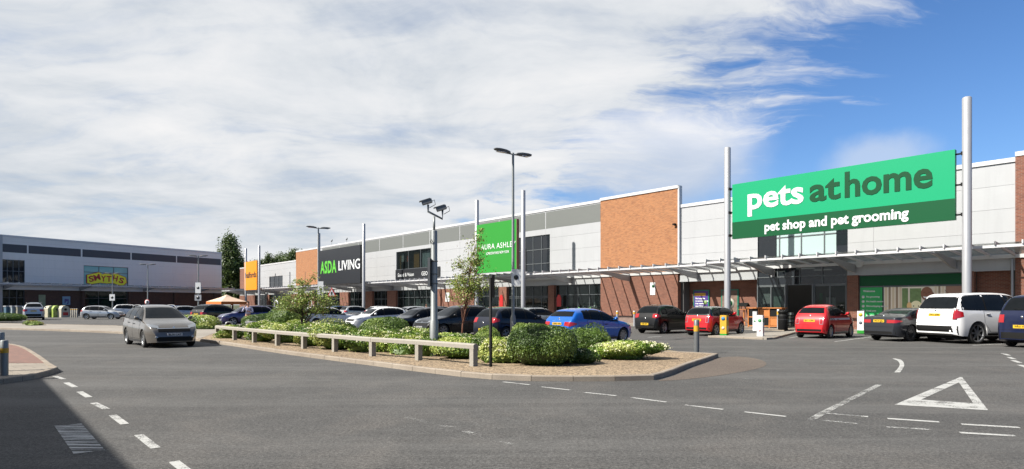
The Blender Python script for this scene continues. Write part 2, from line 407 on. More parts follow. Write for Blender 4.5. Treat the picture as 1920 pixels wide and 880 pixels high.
def slabmat(name, c1, c2, mortar, bw, bh, ms=.012, rz=0):
    c1, c2, mortar = K(c1), K(c2), K(mortar)
    m = bpy.data.materials.new(name); m.use_nodes = True; t = NT(m.node_tree); b = m.node_tree.nodes['Principled BSDF']
    co = t.n('ShaderNodeMapping', {0: t.n('ShaderNodeTexCoord').outputs['Object'], 'Rotation': (0, 0, rz)}).outputs[0]
    br = t.n('ShaderNodeTexBrick', {'Vector': co, 'Color1': (*c1, 1), 'Color2': (*c2, 1), 'Mortar': (*mortar, 1), 'Scale': 1, 'Mortar Size': ms, 'Brick Width': bw, 'Row Height': bh})
    nz = t.noise(co, 1.2, 6, .65); c = t.mix(t.m('MULTIPLY', nz, .6), br.outputs[0], t.mix(1.0, br.outputs[0], (.65, .62, .6), 'MULTIPLY'))
    m.node_tree.links.new(c, b.inputs['Base Color']); b.inputs['Roughness'].default_value = .85; return m
M['pavers'] = slabmat('red_block_paving', (.27, .135, .10), (.21, .11, .085), (.14, .11, .09), .2, .1, .006, R(40))
M['slabs'] = slabmat('buff_paving_slabs', (.36, .31, .25), (.30, .26, .21), (.14, .12, .10), .6, .4, .01, R(-49.7))
def marking(name, thr, stripes=False, base=(.46, .46, .44)):
    base = K(base)
    m = bpy.data.materials.new(name); m.use_nodes = True; nt = m.node_tree; t = NT(nt); b = nt.nodes['Principled BSDF']
    b.inputs['Base Color'].default_value = (*base, 1); b.inputs['Roughness'].default_value = .8
    co = t.n('ShaderNodeTexCoord').outputs['Object']
    nz = t.m('ADD', t.m('MULTIPLY', t.noise(co, 40, 5, .8), .6), t.m('MULTIPLY', t.noise(co, 2.5, 4, .6), .5))
    if stripes:
        mp = t.n('ShaderNodeMapping', {0: co, 'Scale': (.9, 22, 1)}).outputs[0]; nz = t.m('ADD', t.m('MULTIPLY', t.noise(mp, 1.0, 3, .6), .9), t.m('MULTIPLY', nz, .25))
    a = t.n('ShaderNodeMapRange', {0: nz, 1: thr-.05, 2: thr+.05}).outputs[0]
    tr = t.n('ShaderNodeBsdfTransparent'); mx = t.n('ShaderNodeMixShader', {0: a, 1: tr.outputs[0], 2: b.outputs[0]})
    nt.links.new(mx.outputs[0], nt.nodes['Material Output'].inputs[0]); return m
M['mark'] = marking('road_paint', .49); M['mark_faint'] = marking('faint_road_paint', .63); M['mark_worn'] = marking('worn_road_paint', .57); M['mark_bar'] = marking('scraped_road_paint', .57, True, (.5, .5, .48))
M['mark_yellow'] = marking('worn_yellow_paint', .46, base=(.62, .46, .20))
def leafmat(name, c):
    c = tuple(x*(1.15 if 'birch' in name else .95) for x in c)
    m = bpy.data.materials.new(name); m.use_nodes = True; nt = m.node_tree; t = NT(nt); b = nt.nodes['Principled BSDF']
    co = t.n('ShaderNodeTexCoord').outputs['Object']
    cc = t.mix(t.noise(co, 3.0, 3), tuple(x*.75 for x in c), tuple(x*1.3 for x in c))
    nt.links.new(cc, b.inputs['Base Color']); b.inputs['Roughness'].default_value = .5
    tl = t.n('ShaderNodeBsdfTranslucent', {0: cc}); mx = t.n('ShaderNodeMixShader', {0: .3, 1: b.outputs[0], 2: tl.outputs[0]})
    nt.links.new(mx.outputs[0], nt.nodes['Material Output'].inputs[0]); return m
LEAF = {'dark': [leafmat('leaf_dark_a', (.042, .080, .012)), leafmat('leaf_dark_b', (.070, .125, .018)), leafmat('leaf_dark_c', (.13, .19, .035))],
        'light': [leafmat('leaf_light_a', (.085, .15, .018)), leafmat('leaf_light_b', (.20, .30, .035)), leafmat('leaf_light_c', (.42, .46, .13))],
        'mid': [leafmat('leaf_mid_a', (.075, .13, .018)), leafmat('leaf_mid_b', (.13, .20, .03)), leafmat('leaf_mid_c', (.19, .26, .055))],
        'tree': [leafmat('leaf_tree_a', (.040, .070, .014)), leafmat('leaf_tree_b', (.07, .105, .022)), leafmat('leaf_tree_c', (.10, .14, .035))],
        'birch': [leafmat('leaf_birch_a', (.13, .18, .035)), leafmat('leaf_birch_b', (.20, .26, .05)), leafmat('leaf_birch_c', (.20, .17, .06))]}
M['flower'] = mat('white_blossom', (.80, .78, .52), .8, var=.15, vscale=20)
M['twig'] = mat('twig', (.06, .045, .03), .9)
# ---------------------------------------------------------------- ground, roads, kerbs, markings
def sheet(name, pts, z, m, kind='structure'):
    mb = MB(); mb.poly([(x, y, z) for x, y in pts]); o = mb.build(name, m, fix=False)
    if o.data.polygons[0].normal.z < 0:
        o.data.flip_normals()
    return tag(o, kind=kind)
def slab(name, pts, z0, z1, m, kind='structure'):
    a = sum(pts[i][0]*pts[(i+1) % len(pts)][1]-pts[(i+1) % len(pts)][0]*pts[i][1] for i in range(len(pts)))
    if a < 0: pts = pts[::-1]
    q = []
    for i in range(len(pts)):                       # drawn in by 5 cm so that the kerb stones cover the edge
        p0, p1, p2 = Vector(pts[i-1][:2]), Vector(pts[i][:2]), Vector(pts[(i+1) % len(pts)][:2])
        d1, d2 = (p1-p0), (p2-p1)
        if d1.length < 1e-6 or d2.length < 1e-6: q.append(tuple(p1)); continue
        n_ = Vector((-d1.y, d1.x)).normalized()+Vector((-d2.y, d2.x)).normalized()
        q.append(tuple(p1+n_.normalized()*.05) if n_.length > .2 else tuple(p1))
    pts = q
    mb = MB(); mb.prism(pts, z0, z1); o = mb.build(name, m); return tag(o, kind=kind)
sheet('ground', [(-1500, -1500), (1500, -1500), (1500, 1500), (-1500, 1500)], -.02, M['grassy'])
sheet('road', [(-160, -60), (120, -60), (120, 200), (-160, 200)], 0, M['asphalt'])

def kerb_line(name, pts, wdt=.125, h=.12, stone=.915, side=1, jitter=.004):
    """individual kerb stones with joints, laid along a polyline"""
    mb = MB(); P_ = [Vector((x, y)) for x, y in pts]
    # resample by arc length
    d = [0]
    for a, b in zip(P_, P_[1:]): d.append(d[-1]+(b-a).length)
    def at(s):
        s = max(0, min(d[-1], s))
        for i in range(len(P_)-1):
            if s <= d[i+1]+1e-9:
                t = (s-d[i])/max(1e-9, d[i+1]-d[i]); return P_[i].lerp(P_[i+1], t)
        return P_[-1]
    n = max(1, round(d[-1]/stone)); L = d[-1]/n
    for i in range(n):
        a, b = at(i*L+.006), at((i+1)*L-.006); t = (b-a).normalized(); nn = Vector((-t.y, t.x))*side
        hh = h+random.uniform(-jitter, jitter)
        q = [a, b, b+nn*wdt, a+nn*wdt]; c = .018
        if side < 0: q = q[::-1]
        k = len(mb.v)
        mb.v += [(p.x, p.y, -.05) for p in q]+[(p.x, p.y, hh-c) for p in q]
        a2, b2 = a+nn*c, b+nn*c; q2 = [a2, b2, b+nn*wdt, a+nn*wdt]
        if side < 0: q2 = q2[::-1]
        mb.v += [(p.x, p.y, hh) for p in q2]
        for j in range(4):
            m_ = (j+1) % 4; mb.face((k+j, k+m_, k+4+m_, k+4+j)); mb.face((k+4+j, k+4+m_, k+8+m_, k+8+j))
        mb.face((k+8, k+9, k+10, k+11))
    return tag(mb.build(name, M['kerb']), kind='structure')
def GL(l): return [G(*p) for p in l]
def smooth_line(pts, n=4):
    out = []; P_ = [Vector((x, y)) for x, y in pts]
    for i in range(len(P_)-1):
        p0, p1, p2, p3 = P_[max(i-1, 0)], P_[i], P_[i+1], P_[min(i+2, len(P_)-1)]
        for k in range(n):
            t = k/n; q = .5*((2*p1)+(p2-p0)*t+(2*p0-5*p1+4*p2-p3)*t*t+(3*p1-p0-3*p2+p3)*t**3); out.append((q.x, q.y))
    out.append(tuple(P_[-1])); return out
isl_front = smooth_line(GL([(372, 640), (441, 650), (523, 662.7), (605, 674), (687, 684.6), (782, 697), (864, 706.7), (930, 712.5), (1000, 715), (1090, 715.5), (1160, 715), (1226, 713)]), 3)
isl_tip = smooth_line(GL([(1226, 713), (1255, 705), (1292, 689.5), (1330, 676.5), (1347, 670)]), 2)
isl_back = GL([(1347, 670), (1300, 667), (1235, 664), (1000, 648), (800, 634.5), (600, 622.5), (440, 614), (395, 612)])
bed = isl_front+isl_tip[1:]+isl_back[1:]
slab('planting_bed', bed, -.05, .095, M['gravel'])
kerb_line('kerb', isl_front, side=1); kerb_line('kerb', isl_tip, side=1, stone=.6)
kerb_line('kerb', isl_back, side=1)
# footpath on the far side of the bend
pf = smooth_line(GL([(-60, 616), (0, 618), (110, 621.5), (221, 626), (310, 633), (372, 640)]), 3)
pb = GL([(440, 614), (395, 613.5), (330, 612.5), (221, 613.5), (150, 612), (0, 609), (-60, 608)])
slab('pavement', pf+pb, -.05, .10, M['concrete'])
kerb_line('kerb', pf, side=1, h=.125)
kerb_line('kerb', pb[::-1], side=-1, h=.125)
# left-hand build-out with block paving
lp = smooth_line(GL([(-60, 648.5), (-20, 648.5), (14, 649.5), (32, 652), (48, 657), (64, 666), (84, 680), (98, 691), (109, 697.5)]), 2)
lb = GL([(109, 697.5), (96, 703), (75, 709), (45, 715), (0, 721), (-60, 730)])
slab('pavement', GL([(-60, 688), (89, 688)])+[lp[-3], lp[-1]]+lb[1:], -.05, .10, M['slabs'])
slab('pavement', [p for p in lp[:-3]]+GL([(89, 688), (-60, 688)]), -.05, .102, M['pavers'])
kerb_line('kerb', lp, side=-1, stone=.6); kerb_line('kerb', lb, side=-1)
# apron of old surfacing beyond the island tip, 4 mm above the road
sheet('road_patch', smooth_line(GL([(1236, 713.5), (1262, 706), (1300, 690), (1335, 677), (1350, 671), (1385, 669), (1418, 673), (1436, 680), (1432, 688), (1400, 696), (1345, 705), (1290, 711.5), (1236, 715)]), 2), .004, M['patch'])
# pavement along the shops + the build-out in front of the pet shop
xa, xb = RF.x(440), RF.x(1900)+16
pv = [RF.w(xa, -4.3)[:2], RF.w(xb, -4.3)[:2], RF.w(xb, .4)[:2], RF.w(xa, .4)[:2]]
slab('pavement', pv, -.05, .09, M['slabs'])
kerb_line('kerb', [RF.w(xa, -4.3)[:2], RF.w(xb, -4.3)[:2]], side=-1, h=.092, wdt=-.125)
bo = GL([(1327, 633), (1438, 637.5), (1452, 636.5), (1494, 625)])
p_r = RF.inv(*bo[3]); p_l = RF.inv(*bo[0])
slab('pavement', bo+[RF.w(p_r[0]+.3, -4.42)[:2], RF.w(p_l[0], -4.42)[:2]], -.05, .088, M['concrete'])
kerb_line('kerb', bo, side=1, h=.092)
lx0, lx1 = LF.x(-80), LF.x(418)
slab('pavement', [LF.w(lx0, -4)[:2], LF.w(lx1, -4)[:2], LF.w(lx1, .3)[:2], LF.w(lx0, .3)[:2]], -.05, .09, M['concrete'])

def mark(pxs, wid=.12, m='mark', name='road_marking', z=.005):
    a, b = (Vector(G(*p)) for p in pxs); t = (b-a).normalized(); n = Vector((-t.y, t.x))*wid/2
    return sheet(name, [a+n, b+n, b-n, a-n], z, M[m])
for a, b in [((103, 706), (119, 711.5)), ((124, 718), (141, 726.5)), ((149, 735), (167, 745.5)), ((175.5, 756), (199, 767.5)), ((211, 779), (234, 796)), ((260, 816), (292, 841)), ((326, 866), (360, 892))]:
    mark((a, b), .105)
for i, (a, b) in enumerate([((943, 714.6+2), (993, 722)), ((1015, 726), (1069, 732)), ((1096, 736.5), (1155, 742.6)), ((1184, 746), (1249, 754.6)), ((1284, 760), (1356, 768.4)), ((1396, 773), (1474, 781.7))]):
    mark((a, b), .085, 'mark')
mark(((1648, 722), (1537, 778)), .11, 'mark_worn'); mark(((1537, 778.3), (1519, 789)), .11, 'mark_worn')
mark(((1549, 775.5), (1628, 782)), .10); mark(((1542, 789), (1608, 795)), .09, 'mark_worn')
mark(((1664, 785.5), (1761, 792)), .11); mark(((1662, 801.5), (1745, 806)), .09, 'mark_worn')
mark(((1802, 796), (1912, 802.5)), .11, 'mark'); mark(((1800, 812), (1904, 818)), .11, 'mark')
mark(((1395, 710), (1418, 713)), .08, 'mark_worn'); mark(((750, 780), (850, 803)), .10, 'mark_faint'); mark(((850, 803.2), (960, 835)), .10, 'mark_faint')
for a, b in [((1880, 663), (1892, 667)), ((1890.5, 670), (1902, 674)), ((1899, 676), (1913, 681)), ((1911, 684.5), (1930, 691))]: mark((a, b), .13)
O = [Vector(G(*p)) for p in ((1803, 706.5), (1677, 759.6), (1853, 770))]; I = [Vector(G(*p)) for p in ((1798, 717.6), (1727, 750), (1825, 757))]
for k in range(3):
    j = (k+1) % 3; sheet('road_marking', [O[k], O[j], I[j], I[k]], .005, M['mark'])
arc_o = smooth_line(GL([(1678, 672.5), (1690, 675.5), (1695.5, 684), (1692, 693), (1687, 699.2)])); arc_i = smooth_line(GL([(1673, 673), (1683, 677), (1687, 684), (1683, 692), (1676, 699)]))
for k in range(len(arc_o)-1): sheet('road_marking', [arc_o[k], arc_o[k+1], arc_i[k+1], arc_i[k]], .005, M['mark'])
sheet('road_marking', GL([(102, 799.5), (153, 795), (197, 845), (138, 852)]), .005, M['mark_bar'])
# yellow hatching at the tip of the bays, bay lines
for (a, b) in [((1228, 655.5), (1325, 664.5)), ((1180, 656), (1228, 655.5)), ((1190, 658), (1290, 663)), ((1195, 660.5), (1265, 664)), ((1200, 662.5), (1240, 664.5))]: mark((a, b), .10, 'mark_yellow')
for (a, b) in [((1565, 641), (1650, 630)), ((1742, 640), (1790, 634)), ((1824, 648), (1880, 645.3)), ((1215, 633), (1240, 631)), ((1870, 632), (1910, 626)), ((1480, 634), (1500, 631))]: mark((a, b), .10, 'mark')
for k in range(-18, 6):
    for (d0, d1) in ((-18.2, -13.6), (-9.3, -4.6)):
        if d0 < -10 and k > -3: continue
        a = RF.w(k*2.55-1.2+.5, d0); b = RF.w(k*2.55-1.2+.5, d1)
        a, b = Vector(a[:2]), Vector(b[:2]); t = (b-a).normalized(); n = Vector((-t.y, t.x))*.05
        if k < 3: sheet('road_marking', [a+n, b+n, b-n, a-n], .005, M['mark'])

# ---------------------------------------------------------------- buildings
def rect_cells(xs, zs, holes):
    for xa_, xb_ in zip(xs, xs[1:]):
        for za_, zb_ in zip(zs, zs[1:]):
            mx, mz = (xa_+xb_)/2, (za_+zb_)/2
            if any(h[0] < mx < h[1] and h[2] < mz < h[3] for h in holes): continue
            yield xa_, xb_, za_, zb_
def cladding(parent, x0, x1, z0, z1, holes=(), row=1.27, bay=6.3, y=0.0, m='clad'):
    rows = []; z = z0
    while z < z1-.25: rows.append(z); z += row
    rows.append(z1)
    nb = max(1, round((x1-x0)/bay)); cols = [x0+(x1-x0)*i/nb for i in range(nb+1)]
    xs = sorted(set(cols+[v for h in holes for v in h[:2] if x0 < v < x1])); zs = sorted(set(rows+[v for h in holes for v in h[2:] if z0 < v < z1]))
    g = .006; mb = MB(); bk = MB()
    for xa_, xb_, za_, zb_ in rect_cells(xs, zs, holes):
        mb.box(xa_+(g if xa_ in cols and xa_ > x0 else 0), xb_-(g if xb_ in cols and xb_ < x1 else 0), y, y+.05, za_+(g if za_ in rows and za_ > z0 else 0), zb_-(g if zb_ in rows and zb_ < z1 else 0))
        bk.box(xa_, xb_, y+.053, y+.25, za_, zb_)
    mb.build('cladding', M[m], parent); bk.build('backing_wall', M['clad_back'], parent)
def glazing(parent, x0, x1, z0, z1, y=.12, cols=3, rows=(), glass='shopglass', name='window', fw=.05, door=False):
    f = MB(); f.box(x0, x1, y-.05, y+.05, z1-fw, z1); f.box(x0, x1, y-.05, y+.05, z0, z0+fw)
    W = x1-x0
    for i in range(cols+1):
        xc = x0+W*i/cols; a = x0 if i == 0 else (x1-fw if i == cols else xc-fw/2); f.box(a, a+fw, y-.052, y+.052, z0+fw, z1-fw)
    for r in rows: f.box(x0+fw, x1-fw, y-.046, y+.046, r-fw/2, r+fw/2)
    fr = f.build(name, M['mullion'], parent)
    g = MB(); g.box(x0+.01, x1-.01, y-.006, y+.006, z0+.01, z1-.01)
    g.build('pane', M[glass] if isinstance(glass, str) else glass, fr); return fr
def canopy(parent, x0, x1, zb=4.22, out=4.0, step=1.05, zf=4.5, brk=6.3):
    """louvred glass canopy: front and rear rails, fins, glazing, curved brackets"""
    f = MB(); f.box(x0, x1, -out-.07, -out+.02, zf-.17, zf-.04); f.box(x0, x1, -.16, -.03, zb-.14, zb+.06)
    f.build('canopy_rail', M['cap'], parent)
    fn = MB(); n = max(1, int((x1-x0)/step)); st = (x1-x0)/n
    for i in range(n+1):
        xc = x0+i*st
        fn.extr_y([(0, 0)]*0 or [(0, 0), (0.05, 0), (0.05, .05), (0, .05)], 0, .001) if False else None
        k = len(fn.v); za, zc = zb+.03, zf-.02; hw = .03
        fn.v += [(xc-hw, -.03, za-.07), (xc+hw, -.03, za-.07), (xc+hw, -.03, za+.05), (xc-hw, -.03, za+.05), (xc-hw, -out-.16, zc-.02), (xc+hw, -out-.16, zc-.02), (xc+hw, -out-.16, zc+.17), (xc-hw, -out-.16, zc+.17)]
        for q in ((0, 1, 2, 3), (7, 6, 5, 4), (0, 4, 5, 1), (1, 5, 6, 2), (2, 6, 7, 3), (3, 7, 4, 0)): fn.face([k+t for t in q])
    fn.build('canopy_fin', M['cap'], parent)
    g = MB(); k = 0
    g.v += [(x0, -.05, zb+.085), (x1, -.05, zb+.085), (x1, -out, zf+.055), (x0, -out, zf+.055), (x0, -.05, zb+.10), (x1, -.05, zb+.10), (x1, -out, zf+.07), (x0, -out, zf+.07)]
    for q in ((3, 2, 1, 0), (4, 5, 6, 7), (0, 1, 5, 4), (1, 2, 6, 5), (2, 3, 7, 6), (3, 0, 4, 7)): g.face(q)
    g.build('canopy_glazing', M['canopyglass'], parent)
    nb = max(1, round((x1-x0)/brk))
    for i in range(nb):
        xc = x0+(i+.5)*(x1-x0)/nb; b = MB(); hw = .06
        top = [(-.0, zb-.1), (-out*.45, (zb+zf)/2-.15), (-out+.2, zf-.2)]; bot = [(-.0, zb-.62), (-out*.3, zb-.5), (-out*.62, (zb+zf)/2-.36), (-out+.2, zf-.28)]
        pts = top+bot[::-1]; kk = len(b.v); N = len(pts)
        b.v += [(xc-hw, p[0], p[1]) for p in pts]+[(xc+hw, p[0], p[1]) for p in pts]
        b.face([kk+t for t in range(N)]); b.face([kk+2*N-1-t for t in range(N)])
        for t in range(N): u = (t+1) % N; b.face((kk+t, kk+u, kk+N+u, kk+N+t))
        b.box(xc-.14, xc+.14, -.05, .0, zb-.7, zb-.0)
        b.build('canopy_bracket', M['steel'], parent)
def brickwall(parent, x0, x1, z0, z1, y0=0.0, y1=.35, m='brick_lower', name='brick_wall', plinth=True):
    mb = MB(); mb.box(x0, x1, y0, y1, z0, z1); o = mb.build(name, M[m], parent)
    return o
def shell(parent, x0, x1, zr, depth=38, y1=.28, zc=3.6, ind=7):
    """floor, ceiling, back and side walls of the shop, rear mass and roof"""
    a = MB(); a.box(x0+.01, x1-.01, .4, ind, .0, .1); a.build('shop_floor', M['floor_in'], parent)
    a = MB(); a.box(x0+.01, x1-.01, .3, ind, 4.25, 4.4); a.build('ceiling', M['ceil_in'], parent)
    nl = min(12, max(2, int((x1-x0)/3.2)))
    for i in range(nl):
        xc = x0+(i+.5)*(x1-x0)/nl; a = MB(); a.box(xc-.6, xc+.6, 2.4, 2.7, 4.18, 4.24); a.build('ceiling_light', M['tube'], parent)
        a = MB(); a.box(xc-.6, xc+.6, 5.2, 5.5, 4.18, 4.24); a.build('ceiling_light', M['tube'], parent)
    a = MB(); a.box(x0+.01, x1-.01, ind+.01, ind+.3, .1, 4.24); a.box(x0+.01, x0+.2, .4, ind, .1, 4.24); a.box(x1-.2, x1-.01, .4, ind, .1, 4.24); a.build('inner_wall', M['wall_in'], parent)
    a = MB(); a.box(x0+.012, x1-.012, .3, depth, zr-.75, zr-.5); a.build('roof', M['roof'], parent)
    a = MB(); a.box(x0+.008, x1-.008, depth+.002, depth+.3, 0, zr-.1); a.box(x0, x0+.25, .3, depth, 4.41, zr-.1); a.box(x1-.25, x1, .3, depth, 4.41, zr-.1)
    a.box(x0, x0+.2, ind+.31, depth, 0, 4.4); a.box(x1-.2, x1, ind+.31, depth, 0, 4.4); a.build('side_wall', M['clad'], parent)
def cap(parent, x0, x1, z, h=.24, y0=-.06, y1=.3):
    a = MB(); a.box(x0, x1, y0, y1, z-h, z); a.build('parapet_capping', M['cap'], parent)
def clad_strip(parent, x0, x1, za, zb, holes=(), y=-.012, div=6.3, m='strip', phase=None):
    a = MB(); n = max(1, round((x1-x0)/div)); st = (x1-x0)/n
    for i in range(n): a.box(x0+i*st+.07, x0+(i+1)*st-.07, y, y+.06, za, zb)
    a.build('grey_panel_strip', M[m], parent)
def shelf_goods(parent, x0, x1, y, z0=.1, h=1.6, n=8, cols=None, name='goods'):
    for i in range(n):
        w_ = (x1-x0)/n; a = MB()
        for k in range(4):
            c = random.choice(cols or [(.4, .35, .3), (.5, .1, .08), (.1, .25, .45), (.5, .45, .1), (.08, .3, .12), (.5, .5, .5)])
            m = M.setdefault('goods_%d_%d_%d' % tuple(int(t*100) for t in c), None) or mat('display_stock', c, .7)
            M['goods_%d_%d_%d' % tuple(int(t*100) for t in c)] = m; a.mat(m)
            a.box(x0+i*w_+.03, x0+(i+1)*w_-.03, y, y+.4, z0+k*h/4+.05, z0+(k+1)*h/4-.03)
        a.build('display_stock', None, parent)

PX = RF.x
ZS = 3.5                                                                    # soffit of the shopfront fascia
# --- unit 1: cycle and car-parts shop (orange sign)
b1 = thing('retail_unit', 'low far shop unit with pale cladding, small upper window and orange sign in front', 'shop building', RF.w(0, 0), RF.rz, group='shop units of the long right-hand parade')
x0, x1 = PX(450), PX(555.5)
shell(b1, x0, x1, 9.4)
brickwall(b1, x0, PX(458), 3.6, 9.15, m='brick_lower')
wx0, wx1 = PX(505), PX(530); wz0, wz1 = RF.z(517, 541), RF.z(517, 518)
cladding(b1, PX(458), x1, 4.3, 9.15, [(wx0, wx1, wz0, wz1)], bay=7)
glazing(b1, wx0, wx1, wz0, wz1, cols=3, rows=((wz0+wz1)/2,), glass='darkglass'); cap(b1, x0, x1, 9.4)
DISP = [(.55, .5, .42), (.35, .12, .10), (.25, .32, .42), (.6, .6, .58), (.15, .15, .16), (.4, .42, .36)]
def front(parent, segs, zt=ZS, fz=4.3, fasc='clad'):
    for kind, a, b in segs:
        xa_, xb_ = PX(a), PX(b)
        if kind == 'brick':
            brickwall(parent, xa_, xb_, 0, zt-.003, y0=-.08, m='brick_lower')
        elif kind == 'pier':
            brickwall(parent, xa_, xb_, 0, zt-.003, y0=-.25, m='brick_lower', name='brick_pier')
        elif kind == 'glass':
            shelf_goods(parent, xa_+.3, xb_-.3, random.uniform(1.0, 1.6), .1, random.uniform(1.0, 1.8), max(2, int((xb_-xa_)/1.3)), DISP)
            c = max(1, round((xb_-xa_)/1.5)); glazing(parent, xa_, xb_, 0.1, zt-.003, cols=c, rows=(2.55,))
        elif kind == 'door':
            c = max(2, round((xb_-xa_)/1.2)); glazing(parent, xa_, xb_, 0.1, zt-.003, cols=c, rows=(2.3, 2.45), name='entrance_door')
    a = MB(); a.box(PX(segs[0][1]), PX(segs[-1][2]), -.02, .2, zt, fz-.003); a.build('fascia', M[fasc], parent)
front(b1, [('brick', 450, 474), ('pier', 474, 480), ('glass', 480, 502), ('pier', 502, 507), ('glass', 507, 548), ('pier', 548, 555.5)])
canopy(b1, x0, x1)
# --- unit 2: clothing superstore
b2 = thing('retail_unit', 'tall shop unit with orange brick end, black two-tone sign and shop window over black fascia', 'shop building', RF.w(0, 0), RF.rz, group='shop units of the long right-hand parade')
x0, x1 = PX(555.6), PX(862)
shell(b2, x0, x1, 11.0)
brickwall(b2, x0, PX(597), 4.3, 10.75, y0=-.06, m='brick_upper', name='brick_panel'); cap(b2, x0, PX(597), 10.99, y0=-.1)
wx0, wx1 = PX(743), PX(812); wz0, wz1 = RF.z(775, 504), RF.z(775, 469)
wf = RF.z(775, 525)
cladding(b2, PX(597), x1, 4.3, 10.75, [(wx0, wx1, wf, wz1)])
clad_strip(b2, PX(604), x1, 9.05, 10.66); cap(b2, PX(597)+.01, x1, 11.0)
wn = glazing(b2, wx0, wx1, wz0, wz1, cols=3, rows=(), glass='shopglass', name='shop_window', fw=.07)
a = MB(); a.box(wx0, wx1+1.6, -.12, .1, wf, wz0-.004); fs = a.build('black_fascia', M['sign_black'], b2)
textobj('lettering', 'Sound & Vision', 1, M['paint_white'], b2, (wx0+(wx1-wx0)*.30, -.14, (wf+wz0)/2), bold=.0, width=(wx1-wx0)*.45, rotx=90)
textobj('lettering', 'GEORGE', 1, M['paint_white'], b2, (wx0+(wx1-wx0)*.88, -.14, (wf+wz0)/2), bold=.0, width=(wx1-wx0)*.30, rotx=90)
for k, (c, px0, px1) in enumerate([((.45, .22, .03), 747, 752), ((.42, .2, .03), 776, 786), ((.5, .07, .03), 763, 767), ((.6, .62, .62), 753, 757), ((.5, .6, .65), 792, 806)]):
    a = MB(); a.box(PX(px0, .5), PX(px1, .5), .5, .56, wz0+.15+(.9 if k in (2, 3) else 0), wz1-.2-(.4 if k == 2 else 0)); a.build('window_graphic', mat('window_graphic', c, .6), b2)
front(b2, [('brick', 555.6, 586), ('pier', 586, 592), ('glass', 592, 640), ('pier', 640, 656), ('door', 656, 687), ('pier', 687, 701), ('door', 701, 729), ('pier', 729, 745), ('glass', 745, 822), ('pier', 822, 829), ('brick', 829, 862)])
for px_, c in ((608, (.03, .12, .4)), (622, (.5, .45, .4)), (763, (.5, .5, .45)), (785, (.45, .5, .5)), (798, (.4, .42, .4))):
    a = MB(); a.box(PX(px_-5, .6), PX(px_+5, .6), .6, .65, .7, 2.3); a.build('window_graphic', mat('window_graphic', c, .6), b2)
a = MB(); a.box(PX(836.5), PX(844), -.12, -.08, RF.z(840, 566), RF.z(840, 549)); a.build('wall_notice', M['white'], b2)
canopy(b2, x0, x1)
# --- unit 3: home furnishings
b3 = thing('retail_unit', 'shop unit with tall dark glazed entrance, bright green sign and mannequins in its window', 'shop building', RF.w(0, 0), RF.rz, group='shop units of the long right-hand parade')
x0, x1 = PX(862.1), PX(1127)
shell(b3, x0, x1, 11.0)
gx0, gx1 = PX(968), PX(1031); gz1 = RF.z(1000, 443)
cladding(b3, x0, x1, 4.3, 10.75, [(gx0, gx1, 4.0, gz1)])
clad_strip(b3, x0, x1, 9.05, 10.66); cap(b3, x0, x1, 11.0)
glazing(b3, gx0, gx1, 4.3, gz1, cols=4, rows=(4.3+(gz1-4.3)/3, 4.3+(gz1-4.3)*2/3), glass='darkglass', name='upper_window', fw=.07)
front(b3, [('brick', 862.1, 890), ('glass', 890, 936), ('brick', 936, 945), ('pier', 945, 953), ('door', 953, 1031), ('pier', 1031, 1042), ('glass', 1042, 1127)])
for px_ in (940, 1048):
    a = MB(); X = PX(px_, -.3); z0_, z1_ = RF.z(px_, 575 if px_ > 1000 else 577), RF.z(px_, 553)
    a.extr_y([(X-.28, z0_), (X+.28, z0_), (X+.28, z1_-.3), (X+.1, z1_), (X-.1, z1_), (X-.28, z1_-.3)], -.33, -.26); a.build('red_sale_panel', M['red'], b3)
for k in range(7):
    a = MB(); X = PX(1055+k*10.5, .2); a.lathe([(.001, -.01), (.1, -.01), (.1, .01), (.001, .01)], (X, .10, 1.05+.25*(k % 2)), 12, 'y'); a.build('window_sticker', M['lime_txt'], b3)
canopy(b3, x0, x1)
# --- unit 4: pet shop with its brick block
b4 = thing('retail_unit', 'pet shop unit with large orange brick block and open glazed entrance', 'shop building', RF.w(0, 0), RF.rz, group='shop units of the long right-hand parade')
x0, xm, x1 = PX(1127.1), PX(1272), PX(1904)
shell(b4, x0, xm, 9.55); shell(b4, xm+.02, x1, 9.55)
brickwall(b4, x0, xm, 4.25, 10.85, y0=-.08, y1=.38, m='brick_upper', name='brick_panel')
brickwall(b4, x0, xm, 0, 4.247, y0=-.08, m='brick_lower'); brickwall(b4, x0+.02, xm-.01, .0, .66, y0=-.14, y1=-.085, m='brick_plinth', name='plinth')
cap(b4, x0-.02, xm+.05, 11.1, y0=-.16, y1=.4)
a = MB(); a.box(xm+.003, xm+.14, -.1, .3, 4.3, 11.05); a.build('corner_trim', M['cap'], b4)
ux0, ux1 = PX(1419), PX(1588); uz1 = 7.35
cladding(b4, xm+.15, x1, 4.3, 9.32, [(ux0, ux1, 4.2, uz1)], y=.12); cap(b4, xm+.15, x1, 9.55, y0=.04)
ug = glazing(b4, ux0, ux1, 4.72, uz1, y=.3, cols=4, rows=(6.3,), glass='paleglass', name='upper_window', fw=.07)
for u0_, u1_ in ((ux0+.02, ux0+1.3), (ux1-.75, ux1-.02)):
    a = MB(); a.box(u0_, u1_, .22, .26, 4.76, uz1-.05); a.build('dark_pane', M['darkglass'], b4)
# lower brick, set back
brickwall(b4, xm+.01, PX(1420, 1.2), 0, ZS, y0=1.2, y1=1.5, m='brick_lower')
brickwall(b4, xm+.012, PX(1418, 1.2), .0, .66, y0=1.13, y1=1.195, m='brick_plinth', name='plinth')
a = MB(); a.box(xm+.15, PX(1420), .0, .12, ZS, 4.29); a.box(xm+.15, PX(1420), -.06, -.001, ZS-.07, ZS+.03); a.build('fascia', M['clad'], b4)
a = MB(); a.box(xm+.15, PX(1420), .125, 1.5, ZS-.04, ZS+.04); a.build('soffit', M['cap'], b4)
